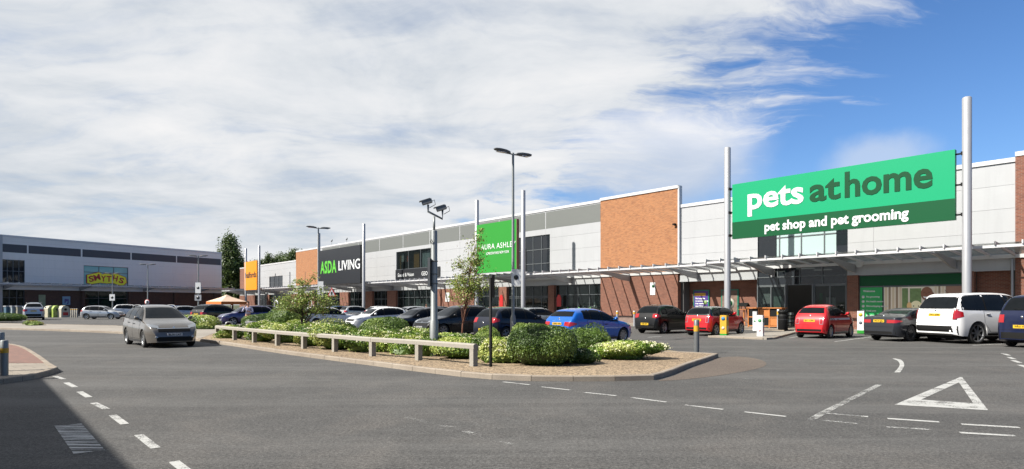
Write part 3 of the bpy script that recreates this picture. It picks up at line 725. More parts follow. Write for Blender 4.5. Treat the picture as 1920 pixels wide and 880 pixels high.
# entrance
e0, e1 = PX(1420, .1), PX(1588, .1); zt_ = 4.6
W = e1-e0; d0, d1 = e0+W*.34, e0+W*.66
glazing(b4, e0, e1, 2.95, 4.7, y=.1, cols=4, rows=(3.55,), glass='darkglass', name='entrance_transom', fw=.06)
glazing(b4, e0, d0, .1, 2.94, y=.1, cols=2, rows=(), name='window', fw=.07)
glazing(b4, d1, e1, .1, 2.94, y=.1, cols=2, rows=(), name='entrance_door', fw=.08)
a = MB(); a.box(d0, d0+.1, -.05, .25, .1, 2.94); a.box(d1-.1, d1, -.05, .25, .1, 2.94); a.build('door_frame', M['mullion'], b4)
for (px_, pw, z0_, z1_, c) in ((1438, .55, 1.7, 2.4, (.65, .65, .65)), (1458, .55, 1.2, 2.2, (.3, .4, .35)), (1436, .7, .4, .9, (.03, .3, .12)), (1558, .6, 1.5, 2.1, (.7, .7, .7)), (1540, .2, 1.5, 2.4, (.05, .35, .14))):
    a = MB(); a.box(PX(px_, .2)-pw/2, PX(px_, .2)+pw/2, .17, .19, z0_, z1_); a.build('window_notice', mat('window_notice', c, .6), b4)
# right of the entrance
brickwall(b4, PX(1589), PX(1610), 0, ZS-.003, y0=-.08, m='brick_lower', name='brick_pier')
v0, v1 = PX(1610.5), PX(1806); nW = v1-v0
glazing(b4, v0, v1, .1, ZS-.003, cols=4, rows=(2.75,), glass='darkglass', name='picture_window', fw=.07)
cw = nW/4
a = MB(); a.box(v0+.04, v1-.04, .035, .05, 2.8, ZS-.08); a.build('green_header', M['green_dk'], b4)
a = MB(); a.box(v0+.07, v0+cw-.05, .03, .05, .3, 2.70); a.build('green_information_panel', mat('information_green', (.01, .42, .10), .4), b4)
textobj('lettering', 'Welcome', 1, M['paint_white'], b4, (v0+cw*.42, .02, 2.48), bold=.03, width=cw*.5, rotx=90, ext=.004)
for k, tx in enumerate(('Pet grooming', 'Pet health centre', 'Microchipping service', 'Small pets', 'Nutrition advice', 'Free parking')):
    z_ = 2.12-k*.29
    a = MB(); a.lathe([(.001, -.006), (.085, -.006), (.085, .006), (.001, .006)], (v0+.24, .024, z_), 14, 'y'); a.build('white_symbol', M['paint_white'], b4)
    textobj('lettering', tx, .14, M['paint_white'], b4, (v0+.42, .022, z_), bold=.004, rotx=90, align='LEFT', ext=.003)
# the photograph printed across the other three panes: curtains, garden, a smiling man and a pale dog
p0, p1 = v0+cw+.05, v1-.07; zb_, zt2 = 1.05, 2.70
def flat(pts, c, y, nm='window_graphic', rough=.6):
    a = MB(); a.extr_y(pts, y, y+.004); return a.build(nm, c if not isinstance(c, tuple) else mat('printed_ink', tuple(min(1.3, x*2.7) for x in c), rough), b4)
def ell(cx, cz, rx, rz, n=22, a0=0, a1=2*math.pi): return [(cx+rx*math.cos(a0+(a1-a0)*i/n), cz+rz*math.sin(a0+(a1-a0)*i/n)) for i in range(n)]
flat([(p0, zb_), (p1, zb_), (p1, zt2), (p0, zt2)], (.40, .36, .30), .046)
gr = mat('printed_garden', (.22, .34, .13), .6, var=.6, vscale=6)
flat([(p0+cw*.72, zb_+.1), (p0+cw*.95, zb_+.1), (p0+cw*.95, zt2-.08), (p0+cw*.72, zt2-.08)], gr, .040)
flat([(p0+cw*1.02, zb_+.3), (p0+cw*1.45, zb_+.2), (p0+cw*1.45, zt2-.1), (p0+cw*1.02, zt2-.1)], gr, .040)
for k in range(5): flat([(p0+.05+k*.2, zb_), (p0+.17+k*.2, zb_), (p0+.17+k*.2, zt2), (p0+.05+k*.2, zt2)], (.17, .12, .08) if k % 2 else (.33, .27, .19), .038)
for k in range(5): flat([(p0+cw*1.95+k*.18, zb_), (p0+cw*1.95+.1+k*.18, zb_), (p0+cw*1.95+.1+k*.18, zt2), (p0+cw*1.95+k*.18, zt2)], (.16, .12, .08) if k % 2 else (.36, .30, .22), .038)
flat([(p0+cw*2.35, zb_), (p1, zb_), (p1, zt2), (p0+cw*2.35, zt2)], (.15, .085, .06), .037)
hx, hz = p0+cw*1.66, zt2-.42
flat(ell(hx+.28, hz-.72, .55, .5), (.30, .31, .33), .036); flat(ell(hx, hz, .31, .40), (.13, .055, .032), .034); flat(ell(hx+.31, hz-.02, .05, .1), (.11, .05, .03), .033)
flat(ell(hx-.03, hz-.17, .15, .10), (.62, .56, .52), .032); flat(ell(hx-.03, hz-.11, .19, .07), (.13, .055, .032), .031)
flat(ell(hx-.13, hz+.08, .05, .014), (.02, .012, .01), .031); flat(ell(hx+.11, hz+.08, .05, .014), (.02, .012, .01), .031); flat(ell(hx-.02, hz-.02, .065, .06), (.10, .042, .025), .030)
dx_, dz_ = hx-.55, zb_+.42
flat(ell(dx_, dz_, .33, .40), (.56, .44, .28), .030); flat(ell(dx_-.36, dz_+.08, .13, .24), (.42, .27, .12), .029); flat(ell(dx_+.34, dz_+.06, .11, .22), (.45, .30, .14), .029)
flat(ell(dx_, dz_-.24, .11, .10), (.035, .03, .03), .027); flat(ell(dx_-.13, dz_+.08, .035, .035), (.03, .02, .02), .027); flat(ell(dx_+.13, dz_+.08, .035, .035), (.03, .02, .02), .027)
a = MB(); a.box(v0, v1, -.02, .03, .12, 1.0) if False else None
brickwall(b4, PX(1806)+.01, PX(1827), 0, ZS-.003, y0=-.08, m='brick_lower'); brickwall(b4, PX(1827)+.01, x1, 0, ZS-.003, y0=.45, y1=.7, m='brick_lower')
a = MB(); a.box(PX(1589), x1, -.02, .12, ZS, 4.3-.003); a.box(PX(1589), x1, -.07, -.023, ZS-.02, ZS+.06); a.build('fascia', M['clad'], b4)
a = MB(); a.box(PX(1827)+.01, x1-.01, .125, .7, ZS-.0, ZS+.1); a.build('soffit', M['cap'], b4)
a = MB(); a.tube([(PX(1899), -.12, .1), (PX(1899), -.12, 4.1)], .06); a.build('downpipe', M['steel'], b4)
a = MB(); X = PX(1611, -.1); a.lathe([(.001, -.05), (.26, -.05), (.26, .05), (.001, .05)], (X, -.08, RF.z(1611, 495)), 6, 'y', False); al = a.build('alarm_box', M['white'], b4)
textobj('lettering', 'ALARM', .13, M['red'], al, (X, -.135, RF.z(1611, 495)), bold=.006, rotx=90, ext=.002)
a = MB(); a.box(PX(1220.5), PX(1230), -.115, -.08, RF.z(1221, 553.5), RF.z(1221, 530)); nt_ = a.build('wall_notice', M['white'], b4)
a = MB(); X, Z_ = PX(1227), RF.z(1227, 537); a.lathe([(.001, -.01), (.12, -.01), (.12, .01), (.001, .01)], (X-.03, -.125, Z_), 14, 'y'); a.build('emblem', M['green_dk'], nt_)
for (q0, q1, py0, py1, base) in ((1300, 1329.5, 544, 577, 'purple'), (1352, 1384.5, 543, 592, 'leafy')):
    yy = 1.1; xa_, xb_ = PX(q0, yy), PX(q1, yy); za_, zc_ = RF.z(q0, py1+3, yy), RF.z(q0, py0, yy)
    a = MB(); a.box(xa_, xb_, 1.1, 1.19, za_, zc_); fr = a.build('wall_poster', M['teal'], b4)
    mm_ = M['purple'] if base == 'purple' else mat('printed_foliage', (.20, .13, .10), .6, var=.9, vscale=4)
    a = MB(); a.box(xa_+.09, xb_-.09, 1.085, 1.098, za_+.09, zc_-.09); a.build('poster_sheet', mm_, fr)
    if base == 'purple':
        a = MB(); a.box(xa_+.12, xb_-.3, 1.075, 1.084, zc_-.48, zc_-.25); a.build('poster_strip', M['yellow'], fr)
        for k, tx in enumerate(('Find supplies', 'to accommodate', 'that needed for', 'your litter')):
            textobj('lettering', tx, .17, M['paint_white'], fr, (xa_+.2, 1.08, zc_-.68-k*.2), bold=.008, rotx=90, align='LEFT', ext=.002)
        a = MB(); a.lathe([(.001, -.01), (.17, -.01), (.17, .01), (.001, .01)], (xb_-.32, 1.08, zc_-1.0), 14, 'y'); a.build('poster_emblem', mat('printed_green', (.25, .38, .12), .6), fr)
    else:
        a = MB(); a.lathe([(.001, -.01), (.4, -.01), (.4, .01), (.001, .01)], ((xa_+xb_)/2, 1.08, (za_+zc_)/2), 20, 'y'); a.build('poster_emblem', mat('printed_pale', (.5, .5, .42), .6), fr)
        a = MB(); a.lathe([(.001, -.01), (.25, -.01), (.25, .01), (.001, .01)], ((xa_+xb_)/2, 1.065, (za_+zc_)/2), 20, 'y'); a.build('poster_emblem', M['green_dk'], fr)
canopy(b4, x0, PX(1382)); canopy(b4, PX(1382)+.03, x1, zb=4.28, zf=4.62)
a = MB(); X = PX(1265.5, -.2); a.box(X-.05, X+.05, -.3, -.08, RF.z(1265, 424), RF.z(1265, 420)); a.box(X-.16, X+.05, -.34, -.26, RF.z(1265, 423), RF.z(1265, 420)); a.build('wall_camera', M['black'], b4)
# products seen through the open door
shelf_goods(b4, d0+.3, d1-.2, 3.4, .1, 1.5, 5); shelf_goods(b4, e0+.3, d0-.3, 1.6, .1, 1.0, 4)
# --- unit 5: edge of next shop
b5 = thing('retail_unit', 'edge of red brick shop unit cut off by the right side of the photo', 'shop building', RF.w(0, 0), RF.rz, group='shop units of the long right-hand parade')
x0, x1 = PX(1904.1), PX(1904.1)+14
shell(b5, x0, x1, 9.8); brickwall(b5, x0, x1, 4.3, 9.55, y0=-.06, m='brick_lower', name='brick_panel'); brickwall(b5, x0, x1, 0, 4.297, y0=-.06, m='brick_lower'); cap(b5, x0, x1, 9.8, y0=-.1)
canopy(b5, x0, x1, zb=4.28, zf=4.62)
# mannequins
def mannequin(px_, label):
    X = PX(px_, 1.0); t = thing('mannequin', label, 'mannequin', RF.w(X, .9, .12), RF.rz, group='mannequins in the furnishing shop window')
    a = MB(); a.smooth = True
    a.lathe([(.001, 0), (.2, 0), (.2, .02), (.001, .02)], (0, 0, 0), 14); a.build('base', M['steel'], t)
    a = MB(); a.smooth = True
    a.lathe([(.09, .85), (.155, .95), (.13, 1.12), (.17, 1.3), (.17, 1.42), (.06, 1.48), (.055, 1.53), (.085, 1.6), (.09, 1.68), (.06, 1.76), (.001, 1.78)], (0, 0, 0), 14)
    for s in (-1, 1):
        a.tube([(s*.08, 0, .9), (s*.09, -.01, .5), (s*.09, 0, .05)], [.08, .055, .035], 8); a.tube([(s*.16, 0, 1.4), (s*.24, .02, 1.12), (s*.2, -.08, .88)], [.045, .036, .025], 8)
    a.build('figure', M['white'], t)
mannequin(1096, 'white mannequin in the furnishing shop window, the left one'); mannequin(1107, 'white mannequin in the furnishing shop window, the middle one'); mannequin(1117, 'white mannequin in the furnishing shop window, nearest the brick wall')

# --- toy store across the end
b6 = thing('toy_store', 'long grey toy store across the far left with yellow logo banner in its window', 'shop building', LF.w(0, 0), LF.rz)
QX = LF.x; x0, x1 = QX(-75), QX(415.5); zr = LF.z(200, 456)
def lz(px_, py_): return LF.z(px_, py_)
sA, sB = lz(60, 481.5-5.5), lz(60, 461)
hl = [(QX(3), QX(46.5), lz(20, 530), lz(20, 487)), (QX(157), QX(240.5), lz(200, 537), lz(200, 500))]
cladding(b6, x0, x1, 4.55, zr-.3, hl, row=1.2, bay=9, m='clad_shade_lift'); cap(b6, x0, x1, zr, h=.3)
a = MB()
for p, q in ((-75, 1), (3, 50.5), (53.5, 151.5), (154.5, 244.5), (247, 330), (332, 414)): a.box(QX(p), QX(q), -.012, .05, sA, sB)
a.build('dark_panel_strip', M['strip_dark'], b6)
glazing(b6, *hl[0], cols=4, rows=((hl[0][2]+hl[0][3])/2,), glass='darkglass', name='upper_window', fw=.07)
lw = glazing(b6, *hl[1], cols=3, rows=(hl[1][2]+(hl[1][3]-hl[1][2])*.68,), glass='teal_glass', name='logo_window', fw=.08)
a = MB(); a.box(x0, QX(2.5), -.35, .0, 0, zr-.05); a.build('corner_panel', M['steel'], b6)
zs = lz(200, 549)
for kind, p, q in [('b', -75, 2), ('d', 3, 46), ('b', 46.5, 60), ('b', 60, 156), ('g', 157, 239), ('b', 239.5, 415.4)]:
    if kind == 'b': brickwall(b6, QX(p), QX(q), 0, 3.75, m='brick_dark', y0=-.05)
    else: glazing(b6, QX(p), QX(q), .1, 3.747, cols=max(3, int((QX(q)-QX(p))/2)), rows=(2.6,), glass='shopglass', name='entrance_door' if kind == 'd' else 'window')
for p in (152, 240, 325, 400):
    brickwall(b6, QX(p), QX(p+5), 0, 3.74, y0=-.3, y1=-.055, m='brick_dark', name='brick_pier')
a = MB(); a.box(x0, x1, -.03, .15, 3.75, 4.547); a.build('fascia', M['clad_shade_lift'], b6)
shell(b6, x0, x1, zr, depth=12)
canopy(b6, x0, x1, zb=4.42, zf=4.58, out=3.5, step=1.3, brk=9)
a = MB(); a.box(QX(170), QX(235), .5, .6, .6, 2.9); a.build('window_graphic', mat('green_window_film', (.015, .17, .09), .5), b6)
for p, q, t_, u_, c in ((72, 84.5, 553, 575, (.32, .36, .22)), (116.5, 131, 556, 572, (.25, .42, .58))):
    a = MB(); a.box(QX(p), QX(q), -.12, -.06, lz(p, u_), lz(p, t_)); a.build('wall_poster', mat('printed_poster', c, .6, var=.3, vscale=2), b6)
textobj('lettering', 'PJ', .8, M['purple'], b6, (QX(124), -.13, lz(124, 565)), bold=.03, rotx=90, ext=.003)
# logo: yellow winged banner with a red edge
lx = (hl[1][0]+hl[1][1])/2; sw = (hl[1][1]-hl[1][0])
S = sw/84.0; cz = lz(199, 523)
def LP(x, z): return (lx+x*S, cz+z*S*1.0)
out_ = [(-35, -4), (-33, -9), (-12, -6), (-10, -13), (0, -10), (10, -13)]
top = [(-36, 6), (-14, 12), (-8, 8), (0, 11), (8, 8), (14, 12), (36, 4)]; bot = [(38, -6), (30, -14), (12, -8), (0, -9), (-12, -8), (-28, -11), (-36, -9)]
pts = [LP(*p) for p in bot[::-1]]+[LP(*p) for p in top[::-1]]
cx_, cz_ = lx, cz
a = MB(); a.extr_y([(cx_+(p[0]-cx_)*1.035, cz_+(p[1]-cz_)*1.09) for p in pts], -.05, .05); a.build('logo_edge', M['red'], b6)
a = MB(); a.extr_y(pts, -.07, -.051); a.build('logo_banner', mat('logo_yellow', (1.2, 1.1, .04), .5), b6)
for k, (ch, x_, z_, r_) in enumerate((('S', -29, -1, -14), ('M', -18.5, 2.0, -16), ('Y', -6.5, 0, 0), ('T', 4, 0, 0), ('H', 16, 1.5, 12), ('S', 28, -2.5, 14))):
    p = LP(x_, z_); textobj('lettering', ch, 1, M['red'], b6, (p[0], -.075, p[1]), bold=.03, ext=.01, height=11.5*S, width=(9.2 if ch != 'M' else 12)*S, rotx=90, roty=r_)
# --- building behind the camera on the left: only its shadow reaches the picture
corner = Vector(G(79, 709.5)); hB = 7.0; off = Vector((SUN_DIR.x, SUN_DIR.y))*hB/math.tan(SUN_EL)
cn = corner-off; d_ = (Vector(G(249, 880))-corner).normalized(); e_ = Vector((-d_.y, d_.x))
b7 = thing('shop_block', 'brick shop block left of the camera that throws its shadow on the road', 'shop building', (0, 0, 0))
a = MB(); a.prism([tuple(cn), tuple(cn+d_*26), tuple(cn+d_*26-e_*20), tuple(cn-e_*20)][::-1], 0, hB-.25); a.build('wall', M['brick_lower'], b7)
a = MB(); a.prism([tuple(cn), tuple(cn+d_*26), tuple(cn+d_*26-e_*20), tuple(cn-e_*20)][::-1], hB-.247, hB); a.build('parapet', M['cap'], b7)
for k in range(5):
    q = cn+d_*(3+k*4.6)+e_*.02; a = MB(); a.prism([tuple(q), tuple(q+d_*3), tuple(q+d_*3+e_*.03), tuple(q+e_*.03)], .4, 3.0); a.build('window', M['darkglass'], b7)
# ---------------------------------------------------------------- vehicles
M['gloss_black'] = mat('gloss_black', (.006, .006, .007), .2, coat=1)
def interp(pts, x):
    if x <= pts[0][0]: return pts[0][1]
    for (a, b), (c, d) in zip(pts, pts[1:]):
        if x <= c: return b+(d-b)*(x-a)/max(1e-9, c-a)
    return pts[-1][1]
def catmull(pts, n=7):
    out = []; P_ = [Vector(p) for p in pts]
    for i in range(len(P_)-1):
        p0, p1, p2, p3 = P_[max(i-1, 0)], P_[i], P_[i+1], P_[min(i+2, len(P_)-1)]
        l = (p2-p1).length; k_ = max(2, int(l/.07))
        # limit tangents so uneven spacing does not overshoot
        m1 = (p2-p0)*.5; m2 = (p3-p1)*.5
        if m1.length > l: m1 *= l/m1.length
        if m2.length > l: m2 *= l/m2.length
        for k in range(k_):
            t = k/k_; q = p1*(2*t**3-3*t*t+1)+m1*(t**3-2*t*t+t)+p2*(-2*t**3+3*t*t)+m2*(t**3-t*t); out.append((q.x, q.y))
    out.append(tuple(P_[-1])); return out
SPEC = {
 'hatch': dict(L=4.03, W=1.72, wr=.31, wx=(.72, 3.22), belt=[(0, 1.0), (1.0, .97), (3.0, .90), (4.03, .80)],
   sil=[(0, .42), (.02, .62), (.08, .86), (.17, 1.02), (.40, 1.34), (.62, 1.44), (1.2, 1.49), (1.9, 1.47), (2.35, 1.37), (2.75, 1.14), (3.08, .97), (3.45, .90), (3.80, .77), (3.97, .60), (4.03, .42)],
   dlo=(.55, 2.92), pil=[1.0, 1.95], rw=(.18, .56), ws=(2.32, 2.98), lights='hatch'),
 'sport': dict(L=4.06, W=1.70, wr=.32, wx=(.70, 3.27), belt=[(0, 1.05), (.8, 1.04), (3.0, .90), (4.06, .78)],
   sil=[(0, .45), (.02, .66), (.07, .90), (.20, 1.08), (.48, 1.36), (.62, 1.43), (1.2, 1.495), (1.9, 1.47), (2.35, 1.36), (2.78, 1.13), (3.12, .98), (3.5, .90), (3.86, .74), (4.0, .58), (4.06, .42)],
   dlo=(.85, 2.95), pil=[1.25, 1.95], rw=(.24, .52), ws=(2.32, 3.02), lights='low'),
 'mini': dict(L=3.70, W=1.70, wr=.31, wx=(.60, 3.06), belt=[(0, .95), (3.70, .92)],
   sil=[(0, .40), (.02, .62), (.06, .86), (.12, .97), (.27, 1.26), (.42, 1.36), (1.0, 1.41), (1.7, 1.40), (2.15, 1.34), (2.42, 1.16), (2.62, 1.0), (2.9, .95), (3.3, .90), (3.55, .80), (3.66, .62), (3.70, .42)],
   dlo=(.42, 2.52), pil=[1.08], rw=(.14, .36), ws=(2.12, 2.58), lights='mini'),
 'bubble': dict(L=3.55, W=1.63, wr=.30, wx=(.62, 2.92), belt=[(0, .98), (3.55, .92)],
   sil=[(0, .42), (.03, .62), (.08, .84), (.20, 1.04), (.42, 1.30), (.66, 1.43), (1.15, 1.49), (1.65, 1.47), (2.05, 1.36), (2.40, 1.14), (2.65, .99), (2.95, .92), (3.25, .82), (3.45, .66), (3.55, .42)],
   dlo=(.62, 2.55), pil=[1.15], rw=(.22, .52), ws=(2.05, 2.58), lights='bubble'),
 'mpv': dict(L=4.53, W=1.84, wr=.335, wx=(.90, 3.63), belt=[(0, 1.10), (1.5, 1.05), (3.2, .98), (4.53, .86)],
   sil=[(0, .45), (.02, .70), (.08, 1.0), (.18, 1.15), (.42, 1.50), (.60, 1.58), (1.2, 1.64), (2.0, 1.63), (2.45, 1.55), (2.9, 1.33), (3.35, 1.09), (3.75, .99), (4.10, .90), (4.35, .76), (4.48, .58), (4.53, .42)],
   dlo=(.45, 3.25), pil=[1.15, 2.05, 2.75], rw=(.2, .5), ws=(2.45, 3.38), lights='mpv'),
 'suv': dict(L=5.0, W=2.0, wr=.385, wx=(1.02, 3.94), belt=[(0, 1.20), (5.0, 1.12)],
   sil=[(0, .50), (.03, .76), (.07, 1.05), (.12, 1.20), (.30, 1.50), (.44, 1.74), (.56, 1.80), (1.4, 1.84), (2.4, 1.84), (3.0, 1.78), (3.32, 1.54), (3.68, 1.24), (4.0, 1.18), (4.6, 1.12), (4.88, 1.02), (4.96, .75), (5.0, .5)],
   dlo=(.36, 3.52), pil=[1.45, 2.45], rw=(.13, .42), ws=(2.95, 3.58), lights='suv', cl=.28, box=.30, tum=.30),
 'suv_small': dict(L=4.4, W=1.82, wr=.35, wx=(.88, 3.52), belt=[(0, 1.12), (4.4, 1.0)],
   sil=[(0, .48), (.03, .75), (.08, 1.02), (.18, 1.18), (.42, 1.50), (.60, 1.60), (1.3, 1.67), (2.1, 1.65), (2.6, 1.54), (3.0, 1.28), (3.3, 1.10), (3.7, 1.04), (4.1, .93), (4.32, .76), (4.4, .48)],
   dlo=(.5, 3.15), pil=[1.15, 2.1], rw=(.2, .5), ws=(2.6, 3.24), lights='hatch', cl=.26),
 'coupe': dict(L=4.64, W=1.82, wr=.335, wx=(.95, 3.76), belt=[(0, .98), (2.0, .92), (4.64, .80)],
   sil=[(0, .42), (.02, .66), (.05, .88), (.10, 1.00), (.55, 1.06), (.85, 1.12), (1.25, 1.29), (1.7, 1.37), (2.2, 1.38), (2.65, 1.30), (3.1, 1.08), (3.35, .96), (3.9, .90), (4.35, .78), (4.58, .60), (4.64, .42)],
   dlo=(1.05, 3.2), pil=[1.95], rw=(.80, 1.42), ws=(2.6, 3.22), lights='coupe'),
 'estate': dict(L=4.6, W=1.78, wr=.32, wx=(.95, 3.65), belt=[(0, .98), (4.6, .82)],
   sil=[(0, .42), (.02, .66), (.07, .92), (.15, 1.02), (.48, 1.34), (.66, 1.42), (1.3, 1.48), (2.2, 1.46), (2.65, 1.36), (3.05, 1.13), (3.4, .96), (3.8, .90), (4.3, .77), (4.54, .60), (4.6, .42)],
   dlo=(.55, 3.22), pil=[1.25, 2.2], rw=(.18, .56), ws=(2.62, 3.28), lights='hatch'),
 'van': dict(L=4.4, W=1.81, wr=.32, wx=(.85, 3.58), belt=[(0, 1.12), (4.4, .98)],
   sil=[(0, .45), (.02, .72), (.05, 1.05), (.09, 1.2), (.22, 1.66), (.34, 1.77), (.6, 1.80), (2.0, 1.80), (2.5, 1.72), (2.95, 1.42), (3.35, 1.12), (3.8, 1.02), (4.2, .86), (4.36, .64), (4.4, .45)],
   dlo=(.28, 3.25), pil=[1.2, 2.25], rw=(.1, .28), ws=(2.5, 3.32), lights='mpv'),
}
def car_body_mesh(sp):
    L, W = sp['L'], sp['W']; base = sp.get('cl', .19)
    st = catmull(sp['sil']); xs = [st[0]]
    for p in st[1:]:
        if p[0] > xs[-1][0]+.004: xs.append(p)
    # refine near the wheel arches
    ref = []
    Ra = sp['wr']+.055
    for a, b in zip(xs, xs[1:]):
        ref.append(a)
        d = b[0]-a[0]
        near = any(abs((a[0]+b[0])/2-w_) < Ra+.08 for w_ in sp['wx'])
        n = max(1, int(d/(.025 if near else .08)))
        for k in range(1, n): t = k/n; ref.append((a[0]+d*t, a[1]+(b[1]-a[1])*t))
    ref.append(xs[-1]); xs = ref
    verts = []; faces = []; NL, NU = 9, 13
    ring = None; rn = 2*(NL+NU)
    for x, zt in xs:
        t0, t1 = x, L-x
        g = 1-.24*max(0, 1-t0/.42)**2.4-.30*max(0, 1-t1/.75)**2.3
        w_ = W/2*g
        zb = min(interp(sp['belt'], x), zt-.035)
        zbo = base+.09*max(0, 1-t0/.35)**1.5+.03*max(0, 1-t1/.5)
        for wx_ in sp['wx']:
            dd = Ra*Ra-(x-wx_)**2
            if dd > 0: zbo = max(zbo, sp['wr']+math.sqrt(dd)-.005)
        zbo = min(zbo, zb-.04)
        half = []
        zm = .62
        for i in range(NL):
            t = i/(NL-1); z = zbo+(zb-zbo)*t
            lo = max(0, (zm-z)/zm); hi = max(0, (z-zm)/max(.05, interp(sp['belt'], x)-zm))
            y = w_*(1-.13*lo**2-.055*hi**2)
            if t > .8 and zb > .8: y -= .012*math.sin((t-.8)*5*math.pi/2)
            half.append((y, z))
        wb = half[-1][0]-.012
        h = zt-zb; pb = sp.get('box', .42); p = pb if h > .2 else pb+(.2-h)*1.2; tum = sp.get('tum', .46)
        for i in range(1, NU+1):
            th = (i/NU)**.9*math.pi/2; cx_, sz_ = max(0, math.cos(th)), math.sin(th)
            z = zb+h*sz_**.46; y = wb*cx_**p*(1-tum*h*sz_**.6) if i < NU else 0.0
            half.append((y, z))
        sec = half+[(-y, z) for y, z in half[:-1][::-1]]
        n = len(verts); verts += [(x-L/2, y, z) for y, z in sec]
        k = len(sec)
        if ring is not None:
            for j in range(k):
                m_ = (j+1) % k; faces.append((ring+j, ring+m_, n+m_, n+j))
        else: faces.append(tuple(range(n, n+k))[::-1])
        ring = n
    faces.append(tuple(range(ring, ring+k)))
    me = bpy.data.meshes.new('body'); me.from_pydata(verts, [], faces)
    b = bmesh.new(); b.from_mesh(me); bmesh.ops.remove_doubles(b, verts=b.verts, dist=.0005); bmesh.ops.recalc_face_normals(b, faces=b.faces)
    for f in b.faces: f.smooth = len(f.verts) <= 4
    for e in b.edges:
        if len(e.link_faces) == 2 and e.calc_face_angle(0) > R(42): e.smooth = False
    b.to_mesh(me); bv = BVHTree.FromBMesh(b); b.free(); me.update()
    return me, bv
def zt_at(sp, x): return interp(catmull(sp['sil']), x)

def patch(bv, axis, lower, upper, rows=5, off=.006, m=None, name='panel', sgn=1, parent=None, cols=None):
    """surface patch draped over the body: points (u,z) seen along an axis"""
    def dens(l, n):
        o = []
        for k in range(n+1):
            t = k/n*(len(l)-1); i = min(int(t), len(l)-2); f = t-i
            o.append((l[i][0]+(l[i+1][0]-l[i][0])*f, l[i][1]+(l[i+1][1]-l[i][1])*f))
        return o
    n = cols or max(4, 2*(len(lower)-1)); n = max(n, len(lower)-1)
    n = math.ceil(n/(len(lower)-1))*(len(lower)-1) if len(lower) == len(upper) else n
    lo, up = dens(lower, n), dens(upper, n); vs = []; ok = []
    for r in range(rows+1):
        for c in range(n+1):
            t = r/rows; u = lo[c][0]+(up[c][0]-lo[c][0])*t; z = lo[c][1]+(up[c][1]-lo[c][1])*t
            if axis == 'side': o_, d_ = Vector((u, 3*sgn, z)), Vector((0, -sgn, 0))
            elif axis == 'rear': o_, d_ = Vector((-5, u, z)), Vector((1, 0, 0))
            else: o_, d_ = Vector((5, u, z)), Vector((-1, 0, 0))
            h = bv.ray_cast(o_, d_)
            if h[0] is None: vs.append((0, 0, 0)); ok.append(False); continue
            nn = h[1] if h[1].dot(d_) < 0 else -h[1]
            nn = (nn*.6-d_*.4).normalized()
            vs.append(tuple(h[0]+nn*off)); ok.append(True)
    mb = MB(); mb.mat(m); mb.smooth = True; mb.v = vs
    for r in range(rows):
        for c in range(n):
            q = (r*(n+1)+c, r*(n+1)+c+1, (r+1)*(n+1)+c+1, (r+1)*(n+1)+c)
            if all(ok[i] for i in q): mb.face(q)
    if not mb.f: return None
    # keep the largest connected piece only
    adj = {}
    for i, f in enumerate(mb.f):
        for v in f: adj.setdefault(v, []).append(i)
    seen = {}; best = []
    for i in range(len(mb.f)):
        if i in seen: continue
        st_ = [i]; comp = []; seen[i] = 1
        while st_:
            j = st_.pop(); comp.append(j)
            for v in mb.f[j]:
                for q_ in adj[v]:
                    if q_ not in seen: seen[q_] = 1; st_.append(q_)
        if len(comp) > len(best): best = comp
    best = sorted(best); mb.f = [mb.f[i] for i in best]; mb.mi = [mb.mi[i] for i in best]; mb.sm = [mb.sm[i] for i in best]
    o = mb.build(name, None, parent)
    # orient outwards
    c = Vector((0, 0, .6)); s_ = 0
    for p in o.data.polygons: s_ += p.normal.dot(p.center-c)
    if s_ < 0: o.data.flip_normals()
    return o

WHEEL = {}
def wheel_meshes(rad, wd, spokes, rimk, rr=.68):
    key = (rad, wd, spokes, rimk)
    if key in WHEEL: return WHEEL[key]
    a = MB(); a.mat(M['rubber']); a.smooth = True; r0 = rad*rr; h = wd/2
    a.lathe([(r0, -h*.8), (r0+.01, -h), (rad-.03, -h), (rad, -h*.7), (rad, h*.7), (rad-.03, h), (r0+.01, h), (r0, h*.8)], (0, 0, 0), 28, 'y')
    ty = a.build('tyre')
    a = MB(); a.mat(M[rimk]); a.smooth = True
    for s in (1,):
        a.lathe([(r0+.004, h*.86), (r0-.02, h*.9), (r0-.03, h*.55), (r0-.03, -h*.8)], (0, 0, 0), 28, 'y')
        a.lathe([(.001, h*.72), (.05, h*.72), (.055, h*.5)], (0, 0, 0), 12, 'y')
    a.smooth = False
    for k in range(spokes):
        an = 2*math.pi*k/spokes; c, s = math.cos(an), math.sin(an); w0, w1 = .036, .022
        n = len(a.v)
        for yy in (h*.45, h*.74):
            for rr_, ww in ((.03, w0), (r0-.02, w1+.008)):
                for sg in (-1, 1): a.v.append((c*rr_-s*ww*sg, yy, s*rr_+c*ww*sg))
        for q in ((4, 5, 7, 6), (0, 2, 3, 1), (0, 4, 6, 2), (1, 3, 7, 5)): a.face([n+i for i in q])
    a.mat(M['black']); a.lathe([(.001, h*.2), (r0-.028, h*.2)], (0, 0, 0), 24, 'y')
    rm = a.build('rim')
    WHEEL[key] = (ty.data, rm.data)
    for o in (ty, rm): bpy.data.objects.remove(o)
    return WHEEL[key]
PROTO = {}
